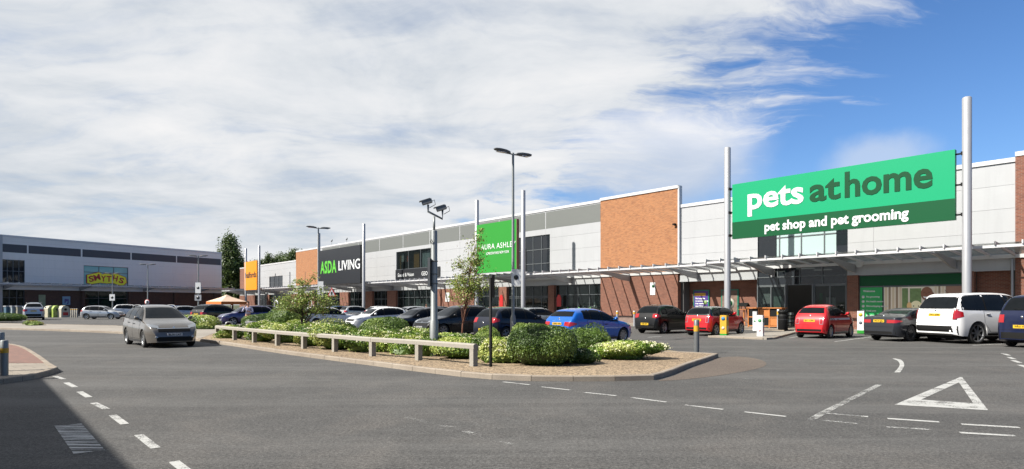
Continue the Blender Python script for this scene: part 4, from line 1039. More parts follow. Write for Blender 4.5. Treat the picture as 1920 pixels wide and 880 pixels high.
def build_car(kind, spokes=5, rimk='rim', opt=()):
    sp = SPEC[kind]; L, W = sp['L'], sp['W']; h2 = L/2
    me, bv = car_body_mesh(sp)
    t = thing(kind, None, None)
    body = bpy.data.objects.new('body', me); COL.objects.link(body); body.parent = t
    me.materials.append(PC['grey'])
    slotobj = [body]
    if kind == 'mini':
        me.materials.append(M['gloss_black'])
        for p in me.polygons:
            if p.center.z > interp(sp['belt'], p.center.x+h2)+.035 and .1 < p.center.x+h2 < 2.62: p.material_index = 1
    zt = catmull(sp['sil'])
    def top(x): return interp(zt, x)
    def bl(x): return interp(sp['belt'], x)
    a = MB(); a.box(sp['wx'][0]-h2-.5, sp['wx'][1]-h2+.45, -W*.36, W*.36, .16, .55); a.build('underbody', M['black'], t)
    gl = M['carglass']
    for sgn in (1, -1):
        xs_ = [sp['dlo'][0]]+sp['pil']+[sp['dlo'][1]]
        for i, (a_, b_) in enumerate(zip(xs_, xs_[1:])):
            a2 = a_+(.04 if i else 0); b2 = b_-(.04 if i < len(xs_)-2 else 0)
            n = 9; us = [a2+(b2-a2)*k/n for k in range(n+1)]
            lo = [(u-h2, bl(u)+.035+(.10*max(0, 1-(u-a_)/.35)**2 if i == 0 else 0)) for u in us]; up = [(u-h2, max(bl(u)+.045, top(u)-.095-(.05*max(0, 1-(u-a_)/.25) if i == 0 else 0))) for u in us]
            patch(bv, 'side', lo, up, 6, .007, gl, 'side_window', sgn, t, cols=n)
        n = 16; us = [sp['dlo'][0]-.03+(sp['dlo'][1]+.05-sp['dlo'][0])*k/n for k in range(n+1)]
        patch(bv, 'side', [(u-h2, bl(u)+.012) for u in us], [(u-h2, max(bl(u)+.03, top(u)-.075)) for u in us], 6, .0035, M['black'], 'window_surround', sgn, t, cols=n)
        # doors
        nd = 2 if kind in ('mini', 'bubble', 'coupe') else 3
        ds = [sp['pil'][0]-.02, sp['dlo'][1]-.08] if nd == 2 else [sp['wx'][0]+sp['wr']*.55+.12, sp['pil'][1 if len(sp['pil']) > 1 else 0], sp['dlo'][1]-.02]
        if kind == 'mpv' or kind == 'van' or kind == 'suv_small' or kind == 'suv': ds = [sp['wx'][0]+sp['wr']*.8, sp['pil'][-2] if len(sp['pil']) > 2 else sp['pil'][-1], sp['dlo'][1]-.08]
        for a_, b_ in zip(ds, ds[1:]):
            z0_ = sp.get('cl', .19)+.14
            def dl(a3, b3, zz0, dz):
                us = [a3+(b3-a3)*k/4 for k in range(5)]
                lo = []
                for u in us:
                    zc = zz0
                    for wx_ in sp['wx']:
                        dd = (sp['wr']+.11)**2-(u-wx_)**2
                        if dd > 0: zc = max(zc, sp['wr']+math.sqrt(dd))
                    lo.append((u-h2, min(zc, bl(u)-.1)))
                return lo, [(u-h2, bl(u)-.005+dz) for u in us]
            lo, up = dl(a_, b_, z0_-.008, .0); patch(bv, 'side', lo, up, 6, .0022, M['black'], 'door_seam', sgn, t, cols=12)
            lo, up = dl(a_+.012, b_-.012, z0_+.006, -.012)
            d_ = patch(bv, 'side', lo, up, 6, .0055, PC['grey'], 'door', sgn, t, cols=12)
            if d_:
                slotobj.append(d_)
                hx_ = a_+.17; hz_ = bl(hx_)-.13
                h = bv.ray_cast(Vector((hx_-h2, 3*sgn, hz_)), Vector((0, -sgn, 0)))
                if h[0]:
                    y = h[0].y; a = MB(); a.box(hx_-h2-.08, hx_-h2+.1, y+sgn*.008, y+sgn*.035, hz_-.014, hz_+.014); a.build('handle', M['chrome'] if kind in ('suv', 'coupe', 'mini') else PC['darkgrey'], d_)
        # mirror
        mx = sp['dlo'][1]-.28; mz = bl(mx)+.10; h = bv.ray_cast(Vector((mx-h2, 3*sgn, mz-.03)), Vector((0, -sgn, 0)))
        if h[0]:
            y = h[0].y; a = MB(); a.smooth = True
            a.tube([(mx-h2, y-sgn*.02, mz-.03), (mx-h2+.01, y+sgn*.06, mz-.01), (mx-h2+.01, y+sgn*.10, mz+.03), (mx-h2, y+sgn*.19, mz+.035), (mx-h2-.01, y+sgn*.215, mz+.03)], [.02, .028, .07, .075, .03], 10)
            mo = a.build('wing_mirror', PC['grey'], t); slotobj.append(mo)
        # wheels
        for wx_ in sp['wx']:
            ty, rm = wheel_meshes(sp['wr'], .205, spokes, rimk, .78 if kind == 'suv' else .68)
            wh = bpy.data.objects.new('wheel', None); COL.objects.link(wh); wh.parent = t; wh.location = (wx_-h2, sgn*(W/2-.125), sp['wr']); wh.rotation_euler = (0, 0, 0 if sgn > 0 else math.pi)
            for nm, d in (('tyre', ty), ('rim', rm)):
                o = bpy.data.objects.new(nm, d); COL.objects.link(o); o.parent = wh
        # sill
        us = [sp['wx'][0]+sp['wr']+.07+(sp['wx'][1]-sp['wx'][0]-2*sp['wr']-.14)*k/4 for k in range(5)]
        cl = sp.get('cl', .19)
        patch(bv, 'side', [(u-h2, cl+.012) for u in us], [(u-h2, cl+.10) for u in us], 2, .008, M['black'] if kind in ('suv_small', 'suv', 'van') else PC['darkgrey'], 'sill', sgn, t)
    # screens
    z0_, z1_ = top(sp['rw'][0])+.03, top(sp['rw'][1])-.02
    def half_at(bx, z, ax):
        # width of the body at height z near that end
        for k in range(60):
            u = W/2*(1-k/60); h = bv.ray_cast(Vector((-5 if ax == 'rear' else 5, u, z)), Vector((1 if ax == 'rear' else -1, 0, 0)))
            if h[0] and abs(h[1].y) < .55: return u
        return W*.3
    def screen(z0_, z1_, ax, nm, inset):
        n = 5; w0, w1 = half_at(0, z0_+.02, ax)-inset, half_at(0, z1_-.02, ax)-inset
        cols = 10; lo = [(-w0+2*w0*k/cols, z0_) for k in range(cols+1)]; up = [(-w1+2*w1*k/cols, z1_-.015*abs(k-5)/5) for k in range(cols+1)]
        return patch(bv, ax, lo, up, 8, .007, gl, nm, 1, t, cols=cols)
    screen(z0_, z1_, 'rear', 'rear_window', .045 if kind != 'suv' else .012); screen(top(sp['ws'][1])+.03, top(sp['ws'][0])-.02, 'front', 'windscreen', .035)
    w2 = W/2
    # rear: lamps, plate, bumper insert
    rl = dict(hatch=[(.56, .80, .80, 1.02)], low=[(.50, .80, .76, .94)], mini=[(.66, .82, .66, .92)], bubble=[(.62, .80, .64, .86)], mpv=[(.62, .80, .85, 1.12)], suv=[(.80, .90, .88, 1.22)], coupe=[(.42, .86, .76, .89)])[sp['lights']]
    for sgn in (1, -1):
        for a_, b_, za_, zb_ in rl:
            w3 = .90 if sp['lights'] not in ('suv', 'mini', 'bubble') else b_
            cols = 6; u0, u1 = a_*w2*sgn, (w3)*w2*sgn*.97
            lo = [(u0+(u1-u0)*k/cols, za_+(.03 if sp['lights'] in ('low', 'hatch') else 0)*(1-k/cols)) for k in range(cols+1)]; up = [(u0+(u1-u0)*k/cols, zb_) for k in range(cols+1)]
            if sp['lights'] in ('mini', 'bubble', 'suv'):
                patch(bv, 'rear', [(u+(.02*sgn*(1 if i else -1) if i in (0, cols) else 0), z-.018) for i, (u, z) in enumerate(lo)], [(u+(.02*sgn*(1 if i else -1) if i in (0, cols) else 0), z+.018) for i, (u, z) in enumerate(up)], 4, .0055, M['chrome'] if sp['lights'] != 'suv' else M['black'], 'lamp_surround', 1, t)
            patch(bv, 'rear', lo, up, 4, .010, M['lamp_red'], 'tail_light', 1, t)
            # wrap round the corner
            if sp['lights'] not in ('mini', 'bubble'):
                cs = [(.10+.26*k/4) for k in range(5)]
                patch(bv, 'side', [(c-h2, za_+.02+.25*(zb_-za_)*k/4) for k, c in enumerate(cs)], [(c-h2, zb_-.25*(zb_-za_)*k/4) for k, c in enumerate(cs)], 3, .009, M['lamp_red'], 'tail_light_side', sgn, t)
    def onface(ax, u, z):
        h = bv.ray_cast(Vector((-5 if ax == 'rear' else 5, u, z)), Vector((1 if ax == 'rear' else -1, 0, 0))); return h[0].x if h[0] else (-h2 if ax == 'rear' else h2)
    pz = dict(hatch=.50, estate=.82, sport=.86, mini=.76, bubble=.78, mpv=.84, suv=1.03, suv_small=.86, coupe=.84, van=.72)[kind]
    for ax, z_, mm_, rot in (('rear', pz, 'plate_y', -90), ('front', .50, 'plate_w', 90)):
        x_ = onface(ax, 0, z_); s_ = -1 if ax == 'rear' else 1
        a = MB(); a.box(x_-.02, x_+s_*.012+.0, -.26, .26, z_-.055, z_+.055) if s_ > 0 else a.box(x_-.014, x_+.02, -.26, .26, z_-.055, z_+.055)
        pl = a.build('number_plate', M[mm_], t)
        tx = textobj('plate_lettering', 'PLATE_%s' % ax, .085, M['black'], pl, (x_+s_*.016, 0, z_), bold=.002, ext=.001, rotx=90, rotz=rot)
        tx.data.name = 'platetext'
    cols = 12
    def band(ax, w_, za_, zb_, mm_, nm, off=.008): 
        lo = [(-w_+2*w_*k/cols, za_) for k in range(cols+1)]; up = [(-w_+2*w_*k/cols, zb_) for k in range(cols+1)]
        return patch(bv, ax, lo, up, 3, off, mm_, nm, 1, t, cols=cols)
    cl = sp.get('cl', .19)
    band('rear', W*.42 if kind != 'suv' else W*.46, cl+.12 if kind != 'suv' else cl+.04, cl+.22 if kind not in ('suv', 'suv_small', 'van') else (cl+.33 if kind != 'suv' else cl+.36), M['black'], 'rear_bumper_insert')
    band('rear', W*.40, .60 if kind not in ('suv', 'suv_small') else .72, .606 if kind not in ('suv', 'suv_small') else .73, M['black'], 'bumper_seam')
    g = band('front', W*.30, .60, .72, M['black'], 'grille'); band('front', W*.34, .25+cl-.19, .42, M['black'], 'lower_grille')
    if kind in ('mpv', 'van', 'mini', 'estate'): band('front', W*.31, .725, .745, M['chrome'], 'grille_trim', .012)
    for sgn in (1, -1):
        # headlamps draped over the front corners
        zz = .66 if kind not in ('suv', 'suv_small', 'van', 'mpv') else .74
        cols_ = 6; u0, u1 = .56*w2*sgn, .90*w2*sgn
        lo = [(u0+(u1-u0)*k/cols_, zz+.05*k/cols_) for k in range(cols_+1)]; up = [(u0+(u1-u0)*k/cols_, zz+.10+.06*k/cols_) for k in range(cols_+1)]
        patch(bv, 'front', lo, up, 4, .010, M['lamp_clear'], 'headlight', 1, t)
        cs = [(L-.22-.32*k/4) for k in range(5)]
        patch(bv, 'side', [(c-h2, zz+.05+.08*k/4) for k, c in enumerate(cs)], [(c-h2, zz+.15+.025*k/4) for k, c in enumerate(cs)], 3, .009, M['lamp_clear'], 'headlight_side', sgn, t)
        fx_ = onface('front', sgn*.68*w2, .42); a = MB(); a.smooth = True; a.lathe([(.001, 0), (.05, .0), (.055, -.02)], (0, 0, 0), 12, 'y'); fo = a.build('fog_lamp', M['lamp_clear'], t); fo.rotation_euler = (0, 0, R(-90)); fo.location = (fx_+.012, sgn*.68*w2, .40)
    # wiper, badge, high brake light, roof aerial
    x_ = onface('rear', 0, z0_+.06); a = MB(); a.tube([(x_-.02, 0, z0_+.02), (onface('rear', .28, z0_+.05)-.02, .28, z0_+.06)], .009, 6); a.build('rear_wiper', M['black'], t) if kind != 'coupe' else None
    bz = (z0_+pz)/2+.05 if kind != 'hatch' else .80
    for ax, zz in (('rear', bz), ('front', .76)):
        x_ = onface(ax, 0, zz); s_ = -1 if ax == 'rear' else 1
        a = MB(); a.lathe([(.001, .006), (.04, .006), (.045, -.004)], (0, 0, 0), 14, 'y'); bd = a.build('badge', M['chrome'], t); bd.rotation_euler = (0, 0, R(90 if s_ < 0 else -90)); bd.location = (x_+s_*.008, 0, zz)
    a = MB(); a.tube([(-h2+.75, 0, top(.75)-.01), (-h2+.55, 0, top(.75)+.13)], .006, 5); a.build('aerial', M['black'], t)
    if kind in ('estate', 'suv_small', 'mpv'):
        for sgn in (1, -1):
            a = MB(); pts = [(x-h2, sgn*W*.335, top(x)-.045+(.03 if 0 < k < 5 else -.02)) for k, x in enumerate([.7+k*.32 for k in range(6)])]
            a.tube(pts, .015, 6); a.build('roof_rail', M['steel'], t)
    t['_h2'] = h2
    PROTO[kind] = (t, bv, sp, onface, band, top)
    PROTO_SLOT[kind] = [o.name for o in slotobj]
    return t
PROTO_SLOT = {}
REST = []
def set_paint(root, pname, proto_root):
    def rec(o):
        if o.type == 'MESH' and o.data.materials and o.data.materials[0] == PC['grey']:
            o.material_slots[0].link = 'OBJECT'; o.material_slots[0].material = PC[pname]
        for c in o.children: rec(c)
    rec(root)
PLATETXT = {}
def place_car(kind, name, X, Y, head, pname, label, cat='car', group=None, scale=1.0, plate=None, used=set(), rim=None, roof=None, h=None):
    if kind not in PROTO: build_car(kind, *( (7, 'rim') if kind in ('suv', 'mpv') else ((10, 'rim_dark') if kind == 'coupe' else ((8, 'rim') if kind in ('bubble', 'sport') else (5, 'rim')))))
    proto = PROTO[kind][0]
    t = copy_tree(proto)
    t.name = name; t.location = (X, Y, 0); t.rotation_euler = (0, 0, head); t.scale = (scale, scale, scale if h is None else h)
    if '_h2' in t: del t['_h2']
    tag(t, label, cat, group)
    set_paint(t, pname, proto)
    txt = plate or random.choice(['YK', 'BD', 'FJ', 'WR', 'DE', 'LT'])+random.choice(['08', '11', '57', '62', '13', '60'])+' '+''.join(random.choice('ABCDEFGHJKLMNOPRSTUVWXYZ') for _ in range(3))
    if txt not in PLATETXT:
        me = text_mesh(txt, .1, .002, .001); xs = [v.co.x for v in me.vertices]; k = .44/(max(xs)-min(xs))
        for v in me.vertices: v.co.x *= k; v.co.y *= .95
        me.materials.clear(); me.materials.append(M['black']); PLATETXT[txt] = me
    for c in t.children:
        for g in c.children:
            if g.name.startswith('plate_lettering'): g.data = PLATETXT[txt]
    return t
def finish_protos():
    def rm(o):
        for c in list(o.children): rm(c)
        bpy.data.objects.remove(o)
    for k in PROTO: rm(PROTO[k][0])
HD = math.atan2(1000*0+.646, .763)                     # heading straight at the shops (perpendicular to them)
HDB = HD+math.pi
GRP_A = 'cars parked in the rows behind the planting bed'
GRP_B = 'cars parked nose-in along the shop pavement'
GRP_C = 'cars parked in front of the toy store'
def by_rear(px, py, L, head):
    """centre of a car whose tail's near corner stands on the pixel"""
    return
def carat(px, py): return G(px, py)
# the moving people carrier in the foreground
P1, P2 = Vector(G(233.5, 645)), Vector(G(281, 652.5)); dv = (P2-P1).normalized()
hm = math.atan2(-.735, .678); hv = Vector((math.cos(hm), math.sin(hm))); nvv = Vector((hv.y, -hv.x))   # right-hand side faces the camera-left
mid = (P1+P2)/2+Vector((-hv.y, hv.x))*0
near_side = Vector((-hv.y, hv.x)); 
if near_side.dot(Vector((0, 0))-mid) < 0: near_side = -near_side
cc = mid-near_side*.80+hv*.05
pv_ = place_car('mpv', 'people_carrier', cc.x, cc.y, hm, 'grey', 'warm grey people carrier driving along the bend towards the camera', 'car', None, 1.0, 'BL56 CAT')

def shoprow(px, py, kind, name, col_, lab, head=HD, scale=1.0, plate=None, grp=GRP_B, h=None):
    X, Y = G(px, py); return place_car(kind, name, X, Y, head, col_, lab, 'car', grp, scale, plate, h=h)
# --- cars along the shop pavement
shoprow(1249, 624, 'hatch', 'parked_hatchback', 'black', 'black hatchback with red tail lamps parked beside the brick block', plate='YK08 ZRV', scale=1.0, h=1.10)
shoprow(1342, 628, 'mini', 'parked_small_car', 'red', 'red small car with black roof and chrome tail trim parked beside yellow bollard cover', plate='DY09 RFN', scale=1.0, h=1.10)
fi = shoprow(1547, 632.5, 'bubble', 'parked_city_car', 'red', 'small round red city car with white chequered side stripe', plate='FJ11 OPK', scale=1.01, h=1.11)
shoprow(1711, 637.5, 'coupe', 'parked_saloon', 'darkgrey', 'dark grey low saloon with dark alloys beside the big white off-roader', head=HD-R(17), plate='YK16 JJU', h=1.08)
shoprow(1846, 641.5, 'suv', 'parked_offroader', 'white', 'large white off-roader with black lower bumper and tall side windows', head=HD-R(27), plate='Y911 ZHK', scale=1.10, h=1.17)
shoprow(1985, 650, 'van', 'parked_van', 'navy', 'navy blue tall car cut off by the right edge of the photo', head=HD-R(18), plate='WR61 HVW', scale=1.08, h=1.12)
# white band and chequers on the city car
_, bv, sp, onf, _, _ = PROTO['bubble']; h2 = sp['L']/2
for sgn in (1, -1):
    us = [.95+1.75*k/8 for k in range(9)]
    patch(bv, 'side', [(u-h2, .80+.0*k) for k, u in enumerate(us)], [(u-h2, .885) for u in us], 2, .009, PC['white'], 'side_stripe', sgn, fi)
    for k in range(6):
        for r in range(2):
            u0 = .42+k*.085; mm_ = M['black'] if (k+r) % 2 else PC['white']
            patch(bv, 'side', [(u0-h2, .80+r*.045), (u0+.085-h2, .80+r*.045)], [(u0-h2, .845+r*.045), (u0+.085-h2, .845+r*.045)], 1, .009, mm_, 'chequer', sgn, fi, cols=2)
# --- rows behind the planting bed
def row(px, py, kind, name, col_, lab, head=HD, grp=GRP_A, scale=1.0, h=None, plate=None): return shoprow(px, py, kind, name, col_, lab, head, scale, plate, grp, h)
row(1106, 643, 'sport', 'parked_hatchback', 'blue', 'bright blue hatchback parked just behind the clipped round bush', h=1.0)
row(968, 637, 'hatch', 'parked_hatchback', 'darkblue', 'dark blue hatchback with its tail towards the flowering bed, left of the bright blue car', h=1.03)
row(854, 629, 'mpv', 'parked_people_carrier', 'black', 'black people carrier facing the bed behind the thin birch trunk', HDB, h=.97)
row(786, 624, 'estate', 'parked_estate_car', 'darkgrey', 'dark grey estate car facing the bed, just left of the black people carrier', HDB)
row(708, 618.5, 'hatch', 'parked_hatchback', 'white', 'white hatchback facing the bed behind the tall round shrub', HDB)
row(617, 612.5, 'estate', 'parked_estate_car', 'white', 'white estate car with its tail to the left behind the low spreading tree', HD)
row(1012, 614.5, 'estate', 'parked_estate_car', 'silver', 'silver estate car in the second row behind the dark blue hatchback', HD, scale=.97)
row(950, 611.5, 'hatch', 'parked_hatchback', 'red', 'red hatchback in the second row beyond the dark pole', HD)
row(893, 609, 'suv_small', 'parked_crossover', 'black', 'black crossover in the second row behind the people carrier', HD, scale=.95)
row(832, 606, 'hatch', 'parked_hatchback', 'darkgrey', 'dark grey hatchback in the second row right of the camera pole', HD)
row(765, 605, 'hatch', 'parked_hatchback', 'silver', 'silver hatchback in the second row left of the camera pole', HDB)
row(725, 600, 'estate', 'parked_estate_car', 'white', 'white estate car far back between clothing store piers and the white hatchback', HD)
row(672, 599.5, 'hatch', 'parked_hatchback', 'silver', 'silver hatchback far back below the black and white clothing sign', HD)
row(800, 601.5, 'estate', 'parked_estate_car', 'black', 'black estate car far back in front of the glazed clothing store window', HD)
row(622, 597, 'estate', 'parked_estate_car', 'paleblue', 'pale blue estate car far back behind the warning sign', HDB, scale=1.0)
row(411, 607.5, 'suv_small', 'parked_crossover', 'black', 'black crossover parked left of the man, tail lamp to the left', R(62))
row(462, 610, 'suv_small', 'parked_crossover', 'purple', 'violet crossover facing left beside the man in the pale shirt', HDB, scale=.93)
row(503, 603, 'suv_small', 'parked_crossover', 'black', 'black crossover half hidden behind the violet one', HD, scale=.95)
row(538, 598, 'hatch', 'parked_hatchback', 'darkgrey', 'dark hatchback behind the left mound of shrubs near the trolley arch', HD)
# --- toy store car park
def trow(*a, **k): return row(*a, grp=GRP_C, **k)
trow(193, 598.5, 'hatch', 'parked_hatchback', 'silver', 'silver hatchback standing alone in front of the toy store window', R(6), scale=1.02)
trow(64, 600, 'suv_small', 'parked_crossover', 'silver', 'silver off-roader seen from behind by the toy store bottle banks', R(126), scale=1.0, h=1.12)
trow(246, 594, 'suv_small', 'parked_crossover', 'white', 'white crossover just beyond the people carrier roof on its left', R(30))
trow(300, 593, 'estate', 'parked_estate_car', 'silver', 'silver estate car behind the roof of the moving people carrier', R(36))
trow(337, 593.5, 'hatch', 'parked_hatchback', 'paleblue', 'pale blue hatchback between silver cars near the toy store lamp', R(42))
trow(357, 597.5, 'hatch', 'parked_hatchback', 'silver', 'silver hatchback just right of the moving people carrier', R(36))
trow(392, 594.5, 'estate', 'parked_estate_car', 'darkgrey', 'dark grey estate car at the left of the orange gazebo', R(50))
finish_protos()

# ---------------------------------------------------------------- masts and sign boards
MO = -4.8
GM = 'tall silver masts along the shops'
def mast(px_, lab, top=11.92):
    X = RF.x(px_, MO); t = thing('sign_mast', lab, 'mast', RF.w(X, MO, 0), RF.rz, group=GM)
    a = MB(); a.smooth = True; a.lathe([(.205, .02), (.205, top), (.16, top+.05), (.001, top+.06)], (0, 0, 0), 24); a.build('pole', M['steel'], t)
    a = MB(); a.lathe([(.33, .02), (.33, .12), (.21, .16)], (0, 0, 0), 20); a.build('base_plate', M['steel_dk'], t); return X
mast(461, 'silver mast at the left edge of the orange sign'); mast(486, 'silver mast at the right edge of the orange sign')
mast(598, 'silver mast half hidden by a lamp post at the left edge of the black sign'); mast(682, 'silver mast at the right edge of the black sign')
mast(894, 'silver mast at the left edge of the lime green sign'); mast(981, 'silver mast at the right edge of the lime green sign')
mast(1364, 'silver mast at the left edge of the big pet shop sign'); mast(1813, 'silver mast rising behind the white off-roader')
def board(name, lab, p0, p1, z0, z1, m, y=MO, th=.26):
    X0, X1 = RF.x(p0, y), RF.x(p1, y); t = thing(name, lab, 'shop sign', RF.w(X0, y, z0), RF.rz)
    a = MB(); a.box(0, X1-X0, -th/2, th/2, 0, z1-z0); a.build('sign_board', M[m], t); return t, X0, X1-X0
def stext(par, X0, p0, p1, zb, txt, m, asc, bold=.02, ref='h', y=MO, spacing=1.0, shear=0.0, th=.26, z0=0):
    me = text_mesh(txt, 1, bold, .012, spacing, 'LEFT', shear)
    r = text_mesh(ref, 1, bold, .01); base = min(v.co.y for v in r.vertices); hh = max(v.co.y for v in r.vertices)-base
    # put the line's own baseline at zero: measure against a letter that stands on it
    full = text_mesh(txt+' '+ref, 1, bold, .012, spacing, 'LEFT', shear)
    xm_ = max(v.co.x for v in me.vertices)+.05
    b0 = min(v.co.y for v in full.vertices if v.co.x > xm_)
    xs = [v.co.x for v in me.vertices]; x0_, x1_ = min(xs), max(xs)
    A, B = RF.x(p0, y-th/2), RF.x(p1, y-th/2); sx = (B-A)/(x1_-x0_); sy = asc/hh
    for v in me.vertices: v.co.x = (v.co.x-x0_)*sx; v.co.y = (v.co.y-b0)*sy
    me.materials.clear(); me.materials.append(M[m])
    o = bpy.data.objects.new('lettering', me); COL.objects.link(o); o.parent = par; o.rotation_euler = (R(90), 0, 0)
    o.location = (A-X0, -th/2-.013, zb-z0); return o
t, X0, W_ = board('pet_shop_sign', 'huge two-tone green sign between two masts reading pets at home', 1375, 1792, 5.9, 9.44, 'green_sign')
a = MB(); a.box(.0, W_, -.137, -.131, .0, 1.08); a.build('lower_band', M['green_dk'], t)
stext(t, X0, 1402, 1507, 7.68, 'pets', 'paint_white', 1.42, .024, z0=5.9); stext(t, X0, 1518, 1576, 7.68, 'at', 'green_txt', 1.42, .024, z0=5.9); stext(t, X0, 1584, 1749, 7.68, 'home', 'green_txt', 1.46, .024, z0=5.9)
o = stext(t, X0, 1434, 1704, 6.2, 'pet shop and pet grooming', 'paint_white', .58, .03, z0=5.9); o.location.y = -.15
for px_ in (1364, 1813):
    for z_ in (6.15, 7.65, 9.2):
        Xm = RF.x(px_, MO); s_ = 1 if px_ < 1500 else -1; xe = (0 if s_ > 0 else W_)
        a = MB(); a.tube([(Xm-X0+s_*.19, 0, z_-5.9), (xe, 0, z_-5.9)], .045, 8); a.box(Xm-X0+s_*.19-.04, Xm-X0+s_*.19+.04, -.14, .14, z_-5.98, z_-5.82); a.build('bracket', M['black'], t)
t, X0, W_ = board('clothing_store_sign', 'black sign between masts with lime and white lettering', 600.5, 679, 4.4, 9.3, 'sign_black', th=.55)
stext(t, X0, 601, 631, 6.0, 'ASDA', 'lime_txt', 1.72, .028, ref='H', spacing=1.08, z0=4.4, th=.55); stext(t, X0, 635, 675, 6.25, 'LIVING', 'paint_white', 1.28, .008, ref='H', z0=4.4, th=.55)
t, X0, W_ = board('furnishing_store_sign', 'square lime green sign between masts with thin white capitals', 895, 970.5, 4.7, 9.44, 'green_lime')
stext(t, X0, 898, 967.5, 6.95, 'LAURA ASHLEY', 'paint_white', .50, .0, ref='H', z0=4.7, spacing=1.1); stext(t, X0, 912, 955, 6.42, 'LONDON PARIS NEW YORK', 'paint_white', .24, .004, ref='H', z0=4.7, spacing=1.1)
a = MB(); a.box(W_+.004, W_+.05, -.14, .14, 0, 4.74); a.build('edge_trim', mat('reddish_edge', (.2, .08, .07), .5), t)
t, X0, W_ = board('cycle_shop_sign', 'tall orange sign between masts far down the parade', 459.3, 482.7, 4.25, 9.42, 'orange')
stext(t, X0, 460.5, 480.5, 6.45, 'halfords', 'sign_black', 1.05, .02, z0=4.25)

# ---------------------------------------------------------------- lamp posts and street furniture
GLP = 'double-headed car park lamp posts'
def lamp(px_, py_, top_py, lab, sign=None, hd=.35, thick=1.0, rz=R(40)):
    X, Y = G(px_, py_); z = CH+(HOR-top_py)*Y/FPX; t = thing('lamp_post', lab, 'lamp post', (X, Y, .0), rz, group=GLP)
    a = MB(); a.smooth = True; a.lathe([(.095*thick, 0), (.095*thick, 1.05), (.055*thick, 1.25), (.04*thick, z-.1), (.04*thick, z)], (0, 0, 0), 16); a.build('pole', M['steel_md'], t)
    a = MB(); a.box(-.045, .045, -.097*thick, -.07, .45, .85); a.build('access_door', M['steel_dk'], t)
    a = MB(); a.tube([(-.3, 0, z-.05), (0, 0, z-.07), (.3, 0, z-.05)], .03, 8); a.build('arm', M['steel_dk'], t)
    for s in (-1, 1):
        b = MB(); b.smooth = True; n0 = 12; rings = []
        for i, (u, hw, zt_, zb2) in enumerate([(.16, .05, -.02, -.09), (.24, .11, .03, -.10), (.45, .16, .06, -.10), (.75, .17, .045, -.09), (.95, .12, .01, -.08), (1.02, .03, -.03, -.06)]):
            rings.append(len(b.v))
            for k in range(n0):
                an = 2*math.pi*k/n0; y = hw*math.cos(an); zz_ = (zt_ if math.sin(an) > 0 else -zb2)*math.sin(an)
                b.v.append((s*u, y, z+zz_+u*.06))
        for r0, r1 in zip(rings, rings[1:]):
            for k in range(n0): j = (k+1) % n0; b.face((r0+k, r0+j, r1+j, r1+k))
        b.face([rings[0]+k for k in range(n0)]); b.face([rings[-1]+n0-1-k for k in range(n0)])
        hd_ = b.build('lamp_head', M['steel_dk'], t)
        b = MB(); b.box(s*.42, s*.85, -.11, .11, z-.062, z-.05); b.build('lens', M['lamp_clear'], hd_)
    if sign:
        for (w_, z0_, z1_, mm_, dy) in sign:
            b = MB(); b.box(-w_/2+dy, w_/2+dy, -.1, -.065, z0_, z1_); sg = b.build('notice_board', M[mm_], t); sg.rotation_euler = (0, 0, -rz-R(0)); 
            b = MB(); b.lathe([(.001, -.006), (w_*.25, -.006), (w_*.25, .006), (.001, .006)], (dy, -.108, (z0_+z1_)/2), 14, 'y'); b.build('notice_symbol', M['sign_black'], sg)
    return t
def zat(px_, py_, base): return CH+(HOR-py_)*((CH*FPX)/(base-HOR))/FPX
lamp(962, 643, 287, 'tall slender lamp post rising from the bed in front of the lime green sign', [(.40, zat(0, 536, 643), zat(0, 505, 643), 'white', .13)], rz=R(38), thick=1.25)
lamp(597, 609, 427, 'lamp post in front of the black clothing store sign', [(.42, zat(0, 558, 609), zat(0, 528, 609), 'white', .22)], thick=1.3)
lamp(372, 598, 480, 'lamp post with white and grey boards left of the tall tree', [(.62, zat(0, 550, 598), zat(0, 530, 598), 'white', 0), (.75, zat(0, 564, 598), zat(0, 553, 598), 'steel', 0)], thick=1.4, rz=R(10))
l5 = lamp(277, 594, 496, 'lamp post in front of the toy store carrying a round speed sign', thick=1.4, rz=R(10))
a = MB(); a.lathe([(.001, -.01), (.36, -.01), (.36, .01), (.001, .01)], (0, -.11, zat(0, 567, 594)), 24, 'y'); sg = a.build('speed_sign', M['red'], l5); sg.rotation_euler = (0, 0, -R(10))
a = MB(); a.lathe([(.001, -.01), (.30, -.01), (.30, .01), (.001, .01)], (0, -.13, zat(0, 567, 594)), 24, 'y'); a.build('sign_face', M['white'], sg)
textobj('lettering', '5', .5, M['sign_black'], sg, (0, -.15, zat(0, 567, 594)), bold=.03, rotx=90)
lamp(211, 593, 513, 'lamp post standing against the yellow toy store logo', [(.75, zat(0, 564, 593), zat(0, 552, 593), 'white', 0)], thick=1.4, rz=R(10))

# camera pole
X, Y = G(814, 674); t = thing('camera_pole', 'thick grey pole with two surveillance cameras on a cranked bracket', 'camera pole', (X, Y, .095), 0)
zz_ = lambda py_: zat(0, py_, 674)-.095
a = MB(); a.smooth = True; a.lathe([(.13, 0), (.13, zz_(602)), (.105, zz_(600)), (.095, zz_(434)), (.08, zz_(432)), (.001, zz_(431.5))], (0, 0, 0), 20); a.build('pole', M['steel_md'], t)
a = MB(); a.box(-.17, -.10, -.19, .12, zz_(538), zz_(484)); a.box(-.19, -.06, -.21, .14, zz_(538)-.0, zz_(537.8)+.01); o = a.build('equipment_box', M['steel_dk'], t)
for py_ in (490, 514, 532):
    a = MB(); a.lathe([(.105, -.015), (.112, -.015), (.112, .015), (.105, .015)], (0, 0, zz_(py_)), 20); a.build('strap', M['steel_dk'], t)
a = MB(); a.tube([(-.04, -.1, zz_(458)), (-.10, -.12, zz_(454)), (-.06, -.13, zz_(450)), (-.02, -.11, zz_(456))], .012, 6); a.build('cable_loop', M['black'], t)
